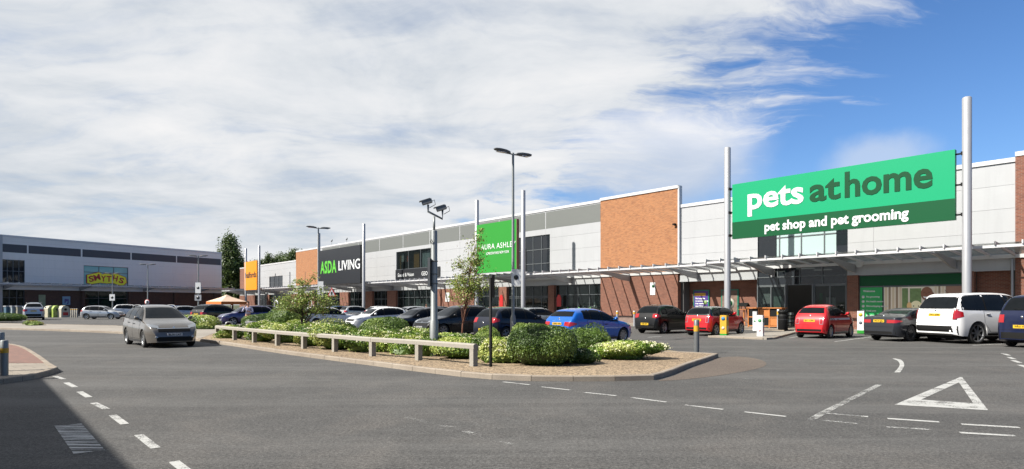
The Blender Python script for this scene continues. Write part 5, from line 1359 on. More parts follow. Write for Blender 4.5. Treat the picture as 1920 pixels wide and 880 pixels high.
a = MB(); a.tube([(0, 0, zz_(434)), (0, 0, zz_(406))], .035, 10); a.tube([(-.18, 0, zz_(384)), (-.18, 0, zz_(397)), (.24, .1, zz_(410)), (.24, .1, zz_(393))], .033, 10); a.build('camera_bracket', M['steel_md'], t)
for (cx_, cy_, py_) in ((-.19, -.02, 379), (.23, .08, 390)):
    b = MB(); b.smooth = False; z_ = zz_(py_)
    ex = Vector((.92, .2, .32)).normalized(); ey = Vector((0, 1, 0)); ey = (ey-ex*ex.dot(ey)).normalized(); ez = ex.cross(ey)
    def cb(mb, x0, x1, y0, y1, z0_, z1_, C0=Vector((cx_, cy_, z_))):
        n = len(mb.v)
        for c_ in ((x0, y0, z0_), (x1, y0, z0_), (x1, y1, z0_), (x0, y1, z0_), (x0, y0, z1_), (x1, y0, z1_), (x1, y1, z1_), (x0, y1, z1_)):
            mb.v.append(tuple(C0+ex*c_[0]+ey*c_[1]+ez*c_[2]))
        for q in ((3, 2, 1, 0), (4, 5, 6, 7), (0, 1, 5, 4), (1, 2, 6, 5), (2, 3, 7, 6), (3, 0, 4, 7)): mb.face([n+i for i in q])
    cb(b, -.17, .13, -.065, .065, -.055, .065); ch_ = b.build('camera', M['steel_dk'], t)
    b = MB(); cb(b, -.24, .10, -.08, .08, .068, .085); b.build('sun_hood', M['steel_md'], ch_)
    b = MB(); cb(b, -.178, -.171, -.045, .045, -.04, .05); b.build('lens', M['black'], ch_)
    b = MB(); b.tube([(cx_+.12, cy_, z_+.02), (cx_+.2, cy_, z_+.06), (cx_+.23, cy_, z_-.08), (cx_+.05, cy_, z_-.18)], .01, 6); b.build('cable', M['black'], ch_)
# dark pole with a narrow sign seen edge-on
X, Y = G(920, 695); t = thing('sign_post', 'dark slim post carrying a sign panel seen edge-on at the front of the bed', 'sign post', (X, Y, .095), 0)
z1_ = zat(0, 517, 695)-.095; z0_ = zat(0, 558, 695)-.095
a = MB(); a.smooth = True; a.lathe([(.038, 0), (.038, z1_-.05), (.001, z1_-.05)], (0, 0, 0), 14); a.build('post', M['black'], t)
ax = Vector((X, Y, 0)).normalized(); a = MB(); pv2 = Vector((-ax.y, ax.x, 0))
a.prism([tuple((ax*-.28+pv2*.03+ax.cross(Vector((0, 0, 1)))*.06)[:2]), tuple((ax*.28+ax.cross(Vector((0, 0, 1)))*.06-pv2*.0)[:2]), tuple((ax*.28+ax.cross(Vector((0, 0, 1)))*.10)[:2]), tuple((ax*-.28+ax.cross(Vector((0, 0, 1)))*.10)[:2])], z0_, z1_); a.build('sign_panel', M['black'], t)
# triangular warning sign
X, Y = G(622, 607); zc_ = zat(0, 548, 607); t = thing('warning_sign', 'red and white triangular warning sign on a dark post behind the low tree', 'road sign', (X, Y, 0), 0)
a = MB(); a.tube([(0, .04, 0), (0, .04, zc_-.1)], .04, 8); a.build('post', M['black'], t)
a = MB(); a.extr_y([(-.38, zc_-.36), (.38, zc_-.36), (0, zc_+.42)], -.02, .0); pl = a.build('sign_plate', M['red'], t)
a = MB(); a.extr_y([(-.26, zc_-.29), (.26, zc_-.29), (0, zc_+.25)], -.03, -.022); a.build('sign_face', M['white'], pl)
a = MB(); a.box(-.07, .07, -.04, -.032, zc_-.22, zc_+.02); a.build('symbol', M['sign_black'], pl)
# timber knee rail
ppx = [(407, 637), (440, 642), (477, 647), (520.5, 653), (570, 659), (628, 665), (698.4, 674), (785, 682), (888, 694)]
F0 = Vector(G(*ppx[0])); t = thing('timber_rail', 'weathered timber knee rail on nine square posts edging the planting bed', 'fence', (0, 0, 0))
pp = [Vector(G(*p)) for p in ppx]; HR = .66
for i, p in enumerate(pp):
    d = (pp[min(i+1, 8)]-pp[max(i-1, 0)]).normalized(); n = Vector((-d.y, d.x)); h = .075; sh = random.uniform(-.008, .008)
    a = MB(); q = [p-d*h-n*h, p+d*h-n*h, p+d*h+n*h, p-d*h+n*h]; a.prism([tuple(v) for v in q], .08, HR-.13+sh*0); po = a.build('post', M['timber'], t)
# rail: five-sided section set diagonally on the posts
sec = [(-.075, -.13), (.075, -.13), (.078, -.035), (0.035, .0), (-.035, .0), (-.078, -.035)]
for i in range(8):
    p, q = pp[i], pp[i+1]; d = (q-p).normalized(); n = Vector((-d.y, d.x)); a = MB()
    A = p+d*.004-(d*.08 if i == 0 else d*0); B = q-d*.004+(d*.09 if i == 7 else d*0)
    k = len(a.v); N = len(sec)
    for P0_ in (A, B): a.v += [(P0_.x+n.x*s_[0], P0_.y+n.y*s_[0], HR+s_[1]+.003) for s_ in sec]
    a.face([k+i_ for i_ in range(N)]); a.face([k+2*N-1-i_ for i_ in range(N)])
    for j in range(N): u = (j+1) % N; a.face((k+j, k+u, k+N+u, k+N+j))
    a.build('rail', M['timber'], t)
# grey utility cabinet
X, Y = G(466.5, 641); sc_ = (641-HOR)/CH; t = thing('utility_cabinet', 'grey steel utility cabinet with yellow warning label behind the timber rail', 'cabinet', (X, Y, .09), R(-28))
hC = zat(0, 603, 641)-.09; wC = 17/sc_
a = MB(); a.box(-wC/2, wC/2, 0, .32, 0, hC-.06); a.build('body', M['steel_md'], t); a = MB(); a.box(-wC/2-.02, wC/2+.02, -.02, .34, hC-.057, hC); a.build('lid', M['steel'], t)
a = MB(); a.box(-wC/2+.02, wC/2-.02, -.012, -.003, .06, hC-.1); dr = a.build('door', M['steel_md'], t)
a = MB(); a.box(-wC*.22, -wC*.02, -.018, -.013, hC*.58, hC*.75); a.build('warning_label', M['yellow'], dr)
# bollards
def bollard(px_, py_, top_py, lab, grp, r=.085, m='steel_dk', band=(.78, .90), head='flat', th=1.0):
    X, Y = G(px_, py_); h = zat(0, top_py, py_); t = thing('bollard', lab, 'bollard', (X, Y, 0), 0, group=grp)
    a = MB(); a.smooth = True; a.lathe([(r, 0), (r, h*band[0])], (0, 0, 0), 18); a.lathe([(r, h*band[1]), (r, h-.015), (r-.015, h), (.001, h+.004)], (0, 0, 0), 18) if False else None
    a.lathe([(r, h*band[0]), (r, h-.015), (r-.015, h), (.001, h+.004)], (0, 0, 0), 18); a.build('post', M[m], t)
    a = MB(); a.smooth = True; a.lathe([(r+.004, h*band[0]), (r+.004, h*band[1])], (0, 0, 0), 18); a.build('reflective_band', M['yellow'], t)
bollard(1306, 663.5, 600, 'dark grey bollard with yellow band at the tip of the planting bed', 'steel bollards', band=(.66, .83), r=.088)
bollard(8, 713, 638, 'grey bollard with yellow band on the left paving, the nearer of two', 'steel bollards', r=.075, m='steel_md', band=(.68, .8))
bollard(1.5, 704, 623, 'grey bollard at the very left edge, behind the nearer one', 'steel bollards', r=.075, m='steel_md', band=(.68, .8))
bollard(1157.5, 612, 583, 'silver bollard in front of the brick block, the left one', 'steel bollards', r=.09, m='steel', band=(.78, .92))
bollard(1189.5, 612, 583, 'silver bollard in front of the brick block, beside the black hatchback', 'steel bollards', r=.09, m='steel', band=(.78, .92))
bollard(1459.5, 620, 580, 'silver bollard with yellow band beside the black litter bin', 'steel bollards', r=.09, m='steel', band=(.74, .9))
# printed bollard covers
def cover(px_, py_, top_py, wpx, lab, mm_, top_m, marks):
    X, Y = G(px_, py_); sc2 = (py_-HOR)/CH; w_ = wpx/sc2/1.25; h = zat(0, top_py, py_); t = thing('bollard_cover', lab, 'bollard cover', (X, Y, .02), R(-38), group='printed bollard covers outside the pet shop')
    a = MB(); a.box(-w_/2, w_/2, -w_/2, w_/2, .0, h); bd = a.build('sleeve', M[mm_], t)
    a = MB(); a.box(-w_/2-.004, w_/2+.004, -w_/2-.004, w_/2+.004, 0.001, h*.14); a.build('printed_base', M[top_m], t)
    for k, (z0_, z1_, wd_, c) in enumerate(marks):
        for f_ in range(2):
            a = MB()
            if f_ == 0: a.lathe([(.001, -.004), (w_*wd_, -.004), (w_*wd_, .004), (.001, .004)], (0, -w_/2-.006, h*(z0_+z1_)/2), 14, 'y')
            else: a.box(w_/2+.002, w_/2+.008, -w_*wd_, w_*wd_, h*z0_, h*z1_)
            a.build('printed_patch', mat('print_ink', c, .6), t)
cover(1358, 632, 592, 15, 'yellow bollard cover with blue paw circles beside the red small car', 'yellow', 'green_lime', [(.78, .9, .3, (.03, .2, .4)), (.3, .5, .25, (.6, .5, .4))])
cover(1416, 621, 585, 9, 'slim white bollard cover in front of the wooden hutch', 'white', 'white', [(.4, .6, .25, (.1, .3, .15))])
cover(1426, 634, 592, 13, 'pale pink and white bollard cover with green emblem in front of the entrance', 'white', 'white', [(.68, .84, .3, (.05, .35, .1)), (.2, .45, .2, (.6, .35, .35))])
cover(1614.5, 626, 584, 14, 'white and yellow bollard cover between city car and dark saloon', 'white', 'green_lime', [(.75, .92, .3, (.65, .45, .02)), (.35, .6, .25, (.1, .12, .15))])
# litter bin
X, Y = G(1468, 621.5); t = thing('litter_bin', 'round black litter bin beside the pet shop entrance', 'bin', (X, Y, .09)); h = zat(0, 581, 621.5)-.09; r = .29
a = MB(); a.smooth = True; a.lathe([(r*.9, 0), (r, .05), (r, h*.66)], (0, 0, 0), 22); a.build('body', M['black'], t)
a = MB(); a.smooth = True; a.lathe([(r*1.05, h*.66), (r*1.05, h*.72), (r*.9, h*.73), (r*.9, h*.84), (r*1.05, h*.85), (r, h*.93), (r*.5, h), (.001, h)], (0, 0, 0), 22); a.build('hood', M['black'], t)
a = MB(); a.lathe([(r+.004, h*.5), (r+.004, h*.54)], (0, 0, 0), 22); a.build('gold_band', M['rim_dark'], t)
# rabbit hutch
X, Y = G(1437, 617); t = thing('rabbit_hutch', 'orange-stained two-storey wooden hutch with dark mesh doors outside the pet shop', 'hutch', (X, Y, .09), RF.rz); hw = 1.15; hh_ = 1.35
a = MB()
for x_ in (-hw, -.4, .35, hw): a.box(x_-.035, x_+.035, -.3, -.22, 0, hh_-.061)
for z_ in (.08, .68): a.box(-hw-.035, hw+.035, -.305, -.225, z_, z_+.06)
a.box(-hw, hw, .26, .3, .1, hh_-.061); a.build('frame', M['wood_or'], t)
a = MB(); a.box(-hw-.1, hw+.1, -.38, .38, hh_-.06, hh_); a.build('roof', M['wood_or'], t)
for (x0_, x1_, z0_, z1_, mm_) in ((-hw+.05, -.45, .76, 1.25, 'black'), (-.35, .3, .76, 1.25, 'wood_or'), (.4, hw-.05, .76, 1.25, 'black'), (-hw+.05, -.45, .16, .66, 'black'), (-.35, .3, .16, .66, 'black'), (.4, hw-.05, .16, .66, 'wood_or')):
    a = MB(); a.box(x0_, x1_, -.26, -.24, z0_, z1_); a.build('door_panel', M[mm_], t)
# bird tables
def bird_table(px_, py_, top_py, lab):
    X, Y = G(px_, py_); h = zat(0, top_py, py_)-.09; t = thing('bird_table', lab, 'bird table', (X, Y, .09), RF.rz, group='wooden bird tables on show outside the pet shop')
    a = MB(); a.box(-.04, .04, -.04, .04, .3, h-.5); po = a.build('post', M['wood_or'], t)
    for an in range(4):
        a = MB(); c, s = math.cos(an*math.pi/2+.7), math.sin(an*math.pi/2+.7); a.tube([(c*.42, s*.42, 0.02), (0, 0, .52)], .032, 6); a.build('leg', M['wood_or'], t)
    a = MB(); a.box(-.3, .3, -.24, .24, h-.5, h-.46); a.build('tray', M['wood_or'], t)
    for sx in (-.22, .22):
        a = MB(); a.box(sx-.025, sx+.025, -.03, .03, h-.46, h-.2); a.build('roof_support', M['wood_or'], t)
    a = MB()
    for s in (-1, 1):
        k = len(a.v); a.v += [(-.34, 0, h), (.34, 0, h), (.34, s*.27, h-.24), (-.34, s*.27, h-.24), (-.34, 0, h-.03), (.34, 0, h-.03), (.34, s*.27, h-.27), (-.34, s*.27, h-.27)]
        for q in ((0, 1, 2, 3), (7, 6, 5, 4), (0, 4, 5, 1), (1, 5, 6, 2), (2, 6, 7, 3), (3, 7, 4, 0)): a.face([k+i for i in q])
    a.build('roof', M['black'], t)
bird_table(1395, 613.5, 568, 'bird table with dark roof standing by the leafy wall poster')
bird_table(1583, 617, 570, 'bird table with dark roof nearest the shop doorway'); bird_table(1604, 618, 564, 'bird table between doorway and green information window')
bird_table(1630, 619, 563, 'bird table in front of the green information window'); bird_table(1655, 620, 564, 'bird table right of the green information window')
# stacked bags beside the doorway
for (px_, py_, s_) in ((1573, 616, 1.0),):
    X, Y = G(px_, py_); t = thing('straw_bale', 'straw-coloured display bale beside the shop doorway', 'bale', (X, Y, .09), RF.rz+.1); a = MB(); a.box(-.5, .5, -.3, .3, 0, 1.0); b_ = a.build('bale', mat('straw', (.45, .32, .15), .9, var=.3, vscale=12), t)
    a = MB(); a.box(-.45, .4, -.25, .25, 1.003, 1.45); a.build('bag', mat('paper_bag', (.42, .30, .16), .8), t)
# gazebo
X, Y = G(425, 600); sc2 = (600-HOR)/CH; t = thing('gazebo', 'small peach gazebo with orange valance in front of the far shops', 'gazebo', (X, Y, 0), R(-35)); w_ = 1.45
M['canvas'] = mat('peach_canvas', (.72, .52, .38), .85); M['canvas_or'] = mat('orange_canvas', (.60, .17, .03), .85)
z0_, z1_ = 1.95, 2.70
a = MB(); a.v += [(-w_, -w_, z0_), (w_, -w_, z0_), (w_, w_, z0_), (-w_, w_, z0_), (-w_*.3, -w_*.3, z0_+(z1_-z0_)*.6), (w_*.3, -w_*.3, z0_+(z1_-z0_)*.6), (w_*.3, w_*.3, z0_+(z1_-z0_)*.6), (-w_*.3, w_*.3, z0_+(z1_-z0_)*.6), (0, 0, z1_)]
for k in range(4): j = (k+1) % 4; a.face((k, j, 4+j, 4+k)); a.face((4+k, 4+j, 8))
a.build('roof', M['canvas'], t)
a = MB()
for x0_, x1_, y0_, y1_ in ((-w_, w_, -w_-.01, -w_+.01), (-w_, w_, w_-.01, w_+.01), (-w_-.01, -w_+.009, -w_+.011, w_-.011), (w_-.009, w_+.01, -w_+.011, w_-.011)): a.box(x0_, x1_, y0_, y1_, z0_-.32, z0_)
va = a.build('valance', M['canvas_or'], t)
for sx in (-1, 1):
    for sy in (-1, 1): a = MB(); a.tube([(sx*(w_-.04), sy*(w_-.04), 0), (sx*(w_-.04), sy*(w_-.04), z0_)], .025, 6); a.build('leg', M['steel'], t)
# trolley arch
X, Y = G(518, 598); t = thing('trolley_bay', 'white arched frame of a trolley bay behind the low tree', 'trolley bay', (X, Y, 0), RF.rz)
for yy in (0, 2.0, 4.0):
    a = MB(); a.tube([(-.55, yy, 0), (-.55, yy, 1.5), (-.4, yy, 1.95), (0, yy, 2.15), (.4, yy, 1.95), (.55, yy, 1.5), (.55, yy, 0)], .06, 8); a.build('hoop', M['white'], t)
for sx in (-.55, .55): a = MB(); a.tube([(sx, .06, .9), (sx, 3.94, .9)], .03, 6); a.build('side_rail', M['steel'], t)
# cycle hoop
X, Y = G(429, 621); t = thing('cycle_hoop', 'small pale steel hoop at the left end of the bed', 'cycle stand', (X, Y, .05), R(20))
a = MB(); a.smooth = True; a.tube([(-.2, 0, 0), (-.2, 0, .35), (-.13, 0, .48), (0, 0, .52), (.13, 0, .48), (.2, 0, .35), (.2, 0, 0)], .035, 8); a.build('hoop', M['steel'], t)
# by the toy store: banks, posts, kiosks
def bank(px_, lab, c, roof_c, rnd=False):
    X, Y = G(px_, 595.2); t = thing('bottle_bank', lab, 'recycling bank', (X, Y, 0), LF.rz, group='recycling banks by the toy store wall')
    a = MB(); w_ = .5
    a.extr_y([(-w_, 0), (w_, 0), (w_, 1.1), (w_*.6, 1.42), (0, 1.5), (-w_*.6, 1.42), (-w_, 1.1)], -.5, .5); a.build('body', mat('bank_paint', c, .5), t)
    a = MB(); a.lathe([(.001, -.01), (.16, -.01), (.16, .01), (.001, .01)], (0, -.515, 1.0), 12, 'y'); a.build('opening', M['black'], t)
    a = MB(); a.box(-w_*.6, w_*.6, -.512, -.502, .25, .65); a.build('notice', mat('bank_label', roof_c, .5), t)
bank(94, 'cream recycling bank left of the green one', (.5, .46, .33), (.05, .05, .05)); bank(104, 'lime green recycling bank between two cream ones', (.34, .45, .08), (.5, .5, .2)); bank(119, 'cream recycling bank with red label right of the green one', (.5, .46, .36), (.45, .02, .02))
for k, px_ in enumerate((134, 137.5, 141, 144.5)):
    X, Y = G(px_, 595.5); t = thing('timber_post', 'one of four short buff posts between recycling banks and logo window', 'post', (X, Y, 0), 0, 'short posts by the toy store')
    a = MB(); a.lathe([(.1, 0), (.1, 1.1), (.001, 1.15)], (0, 0, 0), 10); a.build('post', M['timber'], t); a = MB(); a.lathe([(.104, .95), (.104, 1.05)], (0, 0, 0), 10); a.build('band', M['yellow'], t)
for k, (px_, c, lab) in enumerate(((17, (.05, .12, .18), 'dark blue display stand left of the toy store kiosks'), (28, (.3, .36, .38), 'pale display stand in front of the toy store door'), (38, (.32, .3, .22), 'buff display stand nearest the silver off-roader'))):
    X, Y = G(px_, 597); t = thing('display_stand', lab, 'display stand', (X, Y, 0), LF.rz)
    a = MB(); a.box(-.42, .42, -.3, .3, 0, 1.35); a.build('body', mat('stand_paint', c, .6), t); a = MB(); a.box(-.47, .47, -.35, .35, 1.353, 1.5); a.build('top', M['steel'], t)
# gulls on the far roof
for px_, py_, lab in ((622, 453, 'gull standing on the far roof, the left one'), (650, 450, 'gull standing on the far roof, the right one')):
    X = RF.x(px_, 1.5); t = thing('gull', lab, 'bird', RF.w(X, 1.5, 10.5), RF.rz)
    zb_ = RF.z(px_, py_, 1.5)-10.5
    a = MB(); a.smooth = True; a.tube([(-.3, 0, zb_), (-.12, 0, zb_+.02), (.05, 0, zb_+.08), (.16, 0, zb_+.16), (.2, 0, zb_+.27), (.25, 0, zb_+.3)], [.02, .09, .11, .07, .06, .02], 8)
    a.tube([(0, .03, 0), (0, .03, zb_)], .012, 5); a.tube([(0, -.03, 0), (0, -.03, zb_)], .012, 5); a.build('body', M['steel_dk'], t)

# ---------------------------------------------------------------- people
def person(name, lab, X, Y, z0, rz, pose, cloth, legs_m, hair=(.05, .035, .025), hgt=1.78):
    """one skinned figure; shirt and hair are children"""
    t = thing(name, lab, 'person', (X, Y, z0), rz)
    s = hgt/1.78
    def skin_obj(nm, verts, edges, m):
        me = bpy.data.meshes.new(nm); me.from_pydata([tuple(Vector(v[:3])*s) for v in verts], edges, []); o = bpy.data.objects.new(nm, me); COL.objects.link(o)
        md = o.modifiers.new('skin', 'SKIN'); sv = me.skin_vertices[0].data
        for i, v in enumerate(verts): sv[i].radius = (v[3]*s, (v[4] if len(v) > 4 else v[3])*s); sv[i].use_root = (i == 0)
        sb = o.modifiers.new('sub', 'SUBSURF'); sb.levels = 2; sb.render_levels = 2
        bpy.context.view_layer.update(); dg = bpy.context.evaluated_depsgraph_get()
        m2 = bpy.data.meshes.new_from_object(o.evaluated_get(dg)); bpy.data.objects.remove(o)
        for p in m2.polygons: p.use_smooth = True
        m2.materials.clear(); m2.materials.append(m); o2 = bpy.data.objects.new(nm, m2); COL.objects.link(o2); o2.parent = t; return o2
    A = pose
    body = [(0, 0, .95, .13, .10), (0, 0, 1.15, .12, .09), (0, 0, 1.38, .15, .09), (0, 0, 1.50, .06, .06), (0, -.01, 1.57, .055, .06), (0, -.02, 1.66, .078, .095), (0, -.02, 1.74, .06, .07),
            (.20, 0, 1.40, .05), tuple(A['le'])+(.038,), tuple(A['lw'])+(.028,), tuple(A['lh'])+(.035, .02), (-.20, 0, 1.40, .05), tuple(A['re'])+(.038,), tuple(A['rw'])+(.028,), tuple(A['rh'])+(.035, .02),
            (.10, 0, .88, .09), (.11, -.02, .50, .065), (.11, 0, .10, .045), (.12, -.16, .04, .04, .035), (-.10, 0, .88, .09), (-.11, -.02, .50, .065), (-.11, 0, .10, .045), (-.12, -.16, .04, .04, .035)]
    ed = [(0, 1), (1, 2), (2, 3), (3, 4), (4, 5), (5, 6), (2, 7), (7, 8), (8, 9), (9, 10), (2, 11), (11, 12), (12, 13), (13, 14), (0, 15), (15, 16), (16, 17), (17, 18), (0, 19), (19, 20), (20, 21), (21, 22)]
    bo_ = skin_obj('body', body, ed, M['skin'])
    k = 1.17
    sh = [(0, 0, 1.0, .155, .12), (0, 0, 1.15, .145, .112), (0, 0, 1.38, .175, .11), (0, 0, 1.49, .08, .075), (.21, 0, 1.40, .066), tuple(A['le'])+(.052,), tuple(Vector(A['le']).lerp(Vector(A['lw']), .8))+(.04,), (-.21, 0, 1.40, .066), tuple(A['re'])+(.052,), tuple(Vector(A['re']).lerp(Vector(A['rw']), .8))+(.04,)]
    skin_obj('shirt', sh, [(0, 1), (1, 2), (2, 3), (2, 4), (4, 5), (5, 6), (2, 7), (7, 8), (8, 9)], cloth)
    tr = [(0, 0, .97, .145, .115), (.105, 0, .86, .105), (.11, -.02, .50, .08), (.11, 0, .12, .06), (-.105, 0, .86, .105), (-.11, -.02, .50, .08), (-.11, 0, .12, .06)]
    skin_obj('trousers', tr, [(0, 1), (1, 2), (2, 3), (0, 4), (4, 5), (5, 6)], legs_m)
    skin_obj('hair', [(0, .02, 1.70, .08, .09), (0, .01, 1.765, .07, .08), (0, .05, 1.62, .05, .05)], [(0, 1), (0, 2)], mat('hair', hair, .8))
    for sg in (-1, 1):
        a = MB(); a.smooth = True; a.lathe([(.001, -.006), (.01, 0), (.001, .006)], (sg*.03*s, -.108*s, 1.675*s), 8, 'y'); a.build('eye', M['black'], t)
    a = MB(); a.smooth = True; a.tube([(0, -.10*s, 1.68*s), (0, -.128*s, 1.65*s), (0, -.11*s, 1.64*s)], [.008, .013, .008], 6); a.build('nose', M['skin'], t)
    # hands with fingers at the end of each wrist
    for w0, h0 in (('lw', 'lh'), ('rw', 'rh')):
        wv, hv_ = Vector(A[w0]), Vector(A[h0]); d = (hv_-wv).normalized(); sd = d.cross(Vector((0, 1, .2))).normalized()
        vs = [tuple(wv+d*.05)+(.026, .018)]; es = []
        for f in range(4):
            b0 = hv_+d*.015+sd*(-.03+.02*f); l = (.055, .066, .06, .045)[f]; n = len(vs)
            vs += [tuple(b0)+(.010,), tuple(b0+d*l*.6+Vector((0, -.006, 0)))+(.009,), tuple(b0+d*l+Vector((0, -.016, 0)))+(.007,)]; es += [(0, n), (n, n+1), (n+1, n+2)]
        n = len(vs); vs += [tuple(wv+d*.06+sd*.04)+(.011,), tuple(wv+d*.10+sd*.062)+(.009,)]; es += [(0, n), (n, n+1)]
        skin_obj('hand', vs, es, M['skin'])
    return t
phone = dict(le=(.27, -.06, 1.16), lw=(.10, -.27, 1.20), lh=(.02, -.29, 1.22), re=(-.28, -.10, 1.20), rw=(-.17, -.14, 1.46), rh=(-.11, -.12, 1.56))
down = dict(le=(.25, .02, 1.14), lw=(.27, -.05, .90), lh=(.27, -.07, .82), re=(-.25, .02, 1.14), rw=(-.27, -.05, .90), rh=(-.27, -.07, .82))
X, Y = G(465, 622.5); person('person', 'man in pale lilac shirt with one hand at his ear beside the violet crossover', X, Y, 0, R(18), phone, M['shirt'], M['dark_cloth'], hgt=1.82)
X, Y = G(799.5, 603.5); person('person', 'person in dark clothes behind the parked cars near the glazed clothing window', X, Y, 0, R(0), down, M['dark_cloth'], M['dark_cloth'], hgt=1.72)
X, Y = G(651, 597); person('person', 'person in a dark top walking by the clothing store doorway', X, Y, .09, R(40), down, M['dark_cloth'], M['dark_cloth'], hgt=1.74)

# ---------------------------------------------------------------- shrubs and trees
def leaf_mesh(name, C, Nrm, size, mats, parent=None, flowers=None, aspect=.5):
    """C (n,3) leaf centres, Nrm outward directions; one small pointed face per leaf"""
    n = len(C); r = rng.normal(size=(n, 3)); nn = Nrm*.7+r*.55; nn /= np.linalg.norm(nn, axis=1)[:, None]
    a = np.cross(nn, rng.normal(size=(n, 3))); a /= np.linalg.norm(a, axis=1)[:, None]; b = np.cross(nn, a)
    s = size*rng.uniform(.65, 1.35, (n, 1)); V = np.empty((n, 4, 3))
    V[:, 0] = C-a*s; V[:, 1] = C+b*s*aspect+nn*s*.12; V[:, 2] = C+a*s; V[:, 3] = C-b*s*aspect+nn*s*.12
    me = bpy.data.meshes.new(name); me.vertices.add(4*n); me.vertices.foreach_set('co', V.reshape(-1))
    me.loops.add(4*n); me.loops.foreach_set('vertex_index', np.arange(4*n)); me.polygons.add(n)
    me.polygons.foreach_set('loop_start', np.arange(0, 4*n, 4)); me.polygons.foreach_set('loop_total', np.full(n, 4))
    for m in mats: me.materials.append(m)
    return me, n
def lumps(dirs, k, amp, seed):
    g = np.random.default_rng(seed); c = g.normal(size=(k, 3)); c /= np.linalg.norm(c, axis=1)[:, None]
    d = dirs@c.T; return 1+amp*(np.exp(-(1-d)*9)*g.uniform(-1, 1, k)).sum(1)
def shrub(name, lab, px_, py_, wpx, top_py, pal, n, size, grp, cat='shrub', fl=0, amp=.28, core=True, seed=None, sq=1.0, depth=1.0, base=.09):
    X, Y0 = G(px_, py_); sc2 = (py_-HOR)/CH; rx = wpx/sc2/2; ry = rx*depth; Y = Y0+ry*(1.15 if fl else .95)/((px_-960)/FPX*.72+.70)
    sc3 = FPX/Y; rx = wpx/sc3/2; ry = rx*depth; X = (px_-960)/sc3; H_ = max(.4, CH+(HOR-top_py)/sc3-base)
    t = thing(name, lab, cat, (X, Y, base), 0, group=grp); seed = seed or int(px_*7+py_)
    g = np.random.default_rng(seed)
    d = g.normal(size=(n, 3)); d[:, 2] = np.abs(d[:, 2])*1.0-.25; d /= np.linalg.norm(d, axis=1)[:, None]
    rr = lumps(d, 26, amp, seed)*(1-np.abs(g.normal(size=n))*.10)
    e = 2.6; q = (np.abs(d)**e).sum(1)**(-1/e)                       # slightly boxy ellipsoid
    C = d*q[:, None]*rr[:, None]*np.array([rx, ry, H_*.62]); C[:, 2] += H_*.40; C[:, 2] = np.clip(C[:, 2], .02, None)
    me, nf = leaf_mesh('foliage', C, d, size, LEAF[pal])
    cl = lumps(d, 40, 1.0, seed+5); mi = np.clip(np.floor((cl-.7)/.45+g.normal(size=nf)*.55+.6), 0, 2).astype(int)
    me.polygons.foreach_set('material_index', mi); me.update(); me.validate()
    o = bpy.data.objects.new('foliage', me); COL.objects.link(o); o.parent = t
    # twiggy leafy interior
    b = bmesh.new(); bmesh.ops.create_icosphere(b, subdivisions=3, radius=1)
    dd = np.array([v.co[:] for v in b.verts]); l = lumps(dd, 26, amp, seed)
    for v, k in zip(b.verts, l):
        qv = (abs(v.co.x)**e+abs(v.co.y)**e+abs(v.co.z)**e)**(-1/e); v.co = Vector((v.co.x*rx, v.co.y*ry, v.co.z*H_*.62))*qv*k*.80; v.co.z = max(.01, v.co.z+H_*.40)
    m2 = bpy.data.meshes.new('inner_growth'); b.to_mesh(m2); b.free(); m2.materials.append(LEAF[pal][0]); o = bpy.data.objects.new('inner_growth', m2); COL.objects.link(o); o.parent = t
    if fl:
        cs = []; ns = []
        for k in range(fl):
            while True:
                v = g.normal(size=3); v[2] = abs(v[2])*.9; v /= np.linalg.norm(v)
                if v[2] > .12 or g.random() < .3: break
            qv = (np.abs(v)**e).sum()**(-1/e); c0 = v*qv*lumps(v[None], 26, amp, seed)[0]*np.array([rx, ry, H_*.62])*1.0; c0[2] += H_*.40
            m_ = g.integers(8, 16); cs.append(c0+g.normal(size=(m_, 3))*np.array([.036, .036, .014])); ns.append(np.tile(v*.4+np.array([0, 0, .8]), (m_, 1)))
        cs = np.vstack(cs); ns = np.vstack(ns); me, nf = leaf_mesh('blossom', cs, ns, .022, [M['flower']], aspect=.8); me.update(); me.validate()
        o = bpy.data.objects.new('blossom', me); COL.objects.link(o); o.parent = t
    return t
GS = 'shrubs in the planting bed'
shrub('clipped_bush', 'large clipped round dark green bush at the near end of the bed', 1018, 697, 128, 613, 'dark', 15000, .026, GS, amp=.10)
shrub('flowering_shrub', 'white-flowering bush at the right tip of the bed', 1170, 684, 128, 641, 'light', 8500, .032, GS, fl=80, amp=.30, depth=.7)
shrub('leafy_shrub', 'loose upright shrub behind the clipped bush in front of the blue car', 1102, 673, 66, 619, 'mid', 4200, .030, GS, amp=.5)
shrub('leafy_shrub', 'low dark shrub at the foot of the clipped bush on its right', 1085, 692, 60, 655, 'dark', 3200, .028, GS, amp=.3, fl=6)
shrub('round_shrub', 'tall round shrub in front of the white hatchback', 722, 656, 96, 592, 'mid', 9000, .032, GS, amp=.16)
shrub('round_shrub', 'leafy mound at the foot of the low spreading tree', 538, 640, 82, 577, 'mid', 7000, .034, GS, amp=.22)
shrub('round_shrub', 'dark leafy mound just right of the utility cabinet', 487, 632, 66, 588, 'dark', 5200, .034, GS, amp=.22)
shrub('round_shrub', 'small green mound behind the dark post', 985, 667, 56, 611, 'mid', 3600, .030, GS, amp=.22)
shrub('round_shrub', 'small green mound left of the dark post below the dark blue car', 912, 664, 58, 615, 'mid', 3600, .030, GS, amp=.3)
back = [(560, 644, 70, 603), (630, 650, 84, 604), (782, 660, 60, 622), (850, 664, 76, 624)]
gaps = ['at the left end of the timber rail', 'beside the utility cabinet', 'behind the third gap of the timber rail', 'behind the fourth gap of the timber rail', 'behind the fifth gap of the timber rail', 'behind the sixth gap of the timber rail', 'behind the seventh gap of the timber rail', 'just left of the camera pole foot', 'behind the last gap of the timber rail', 'between the rail end and the clipped bush']
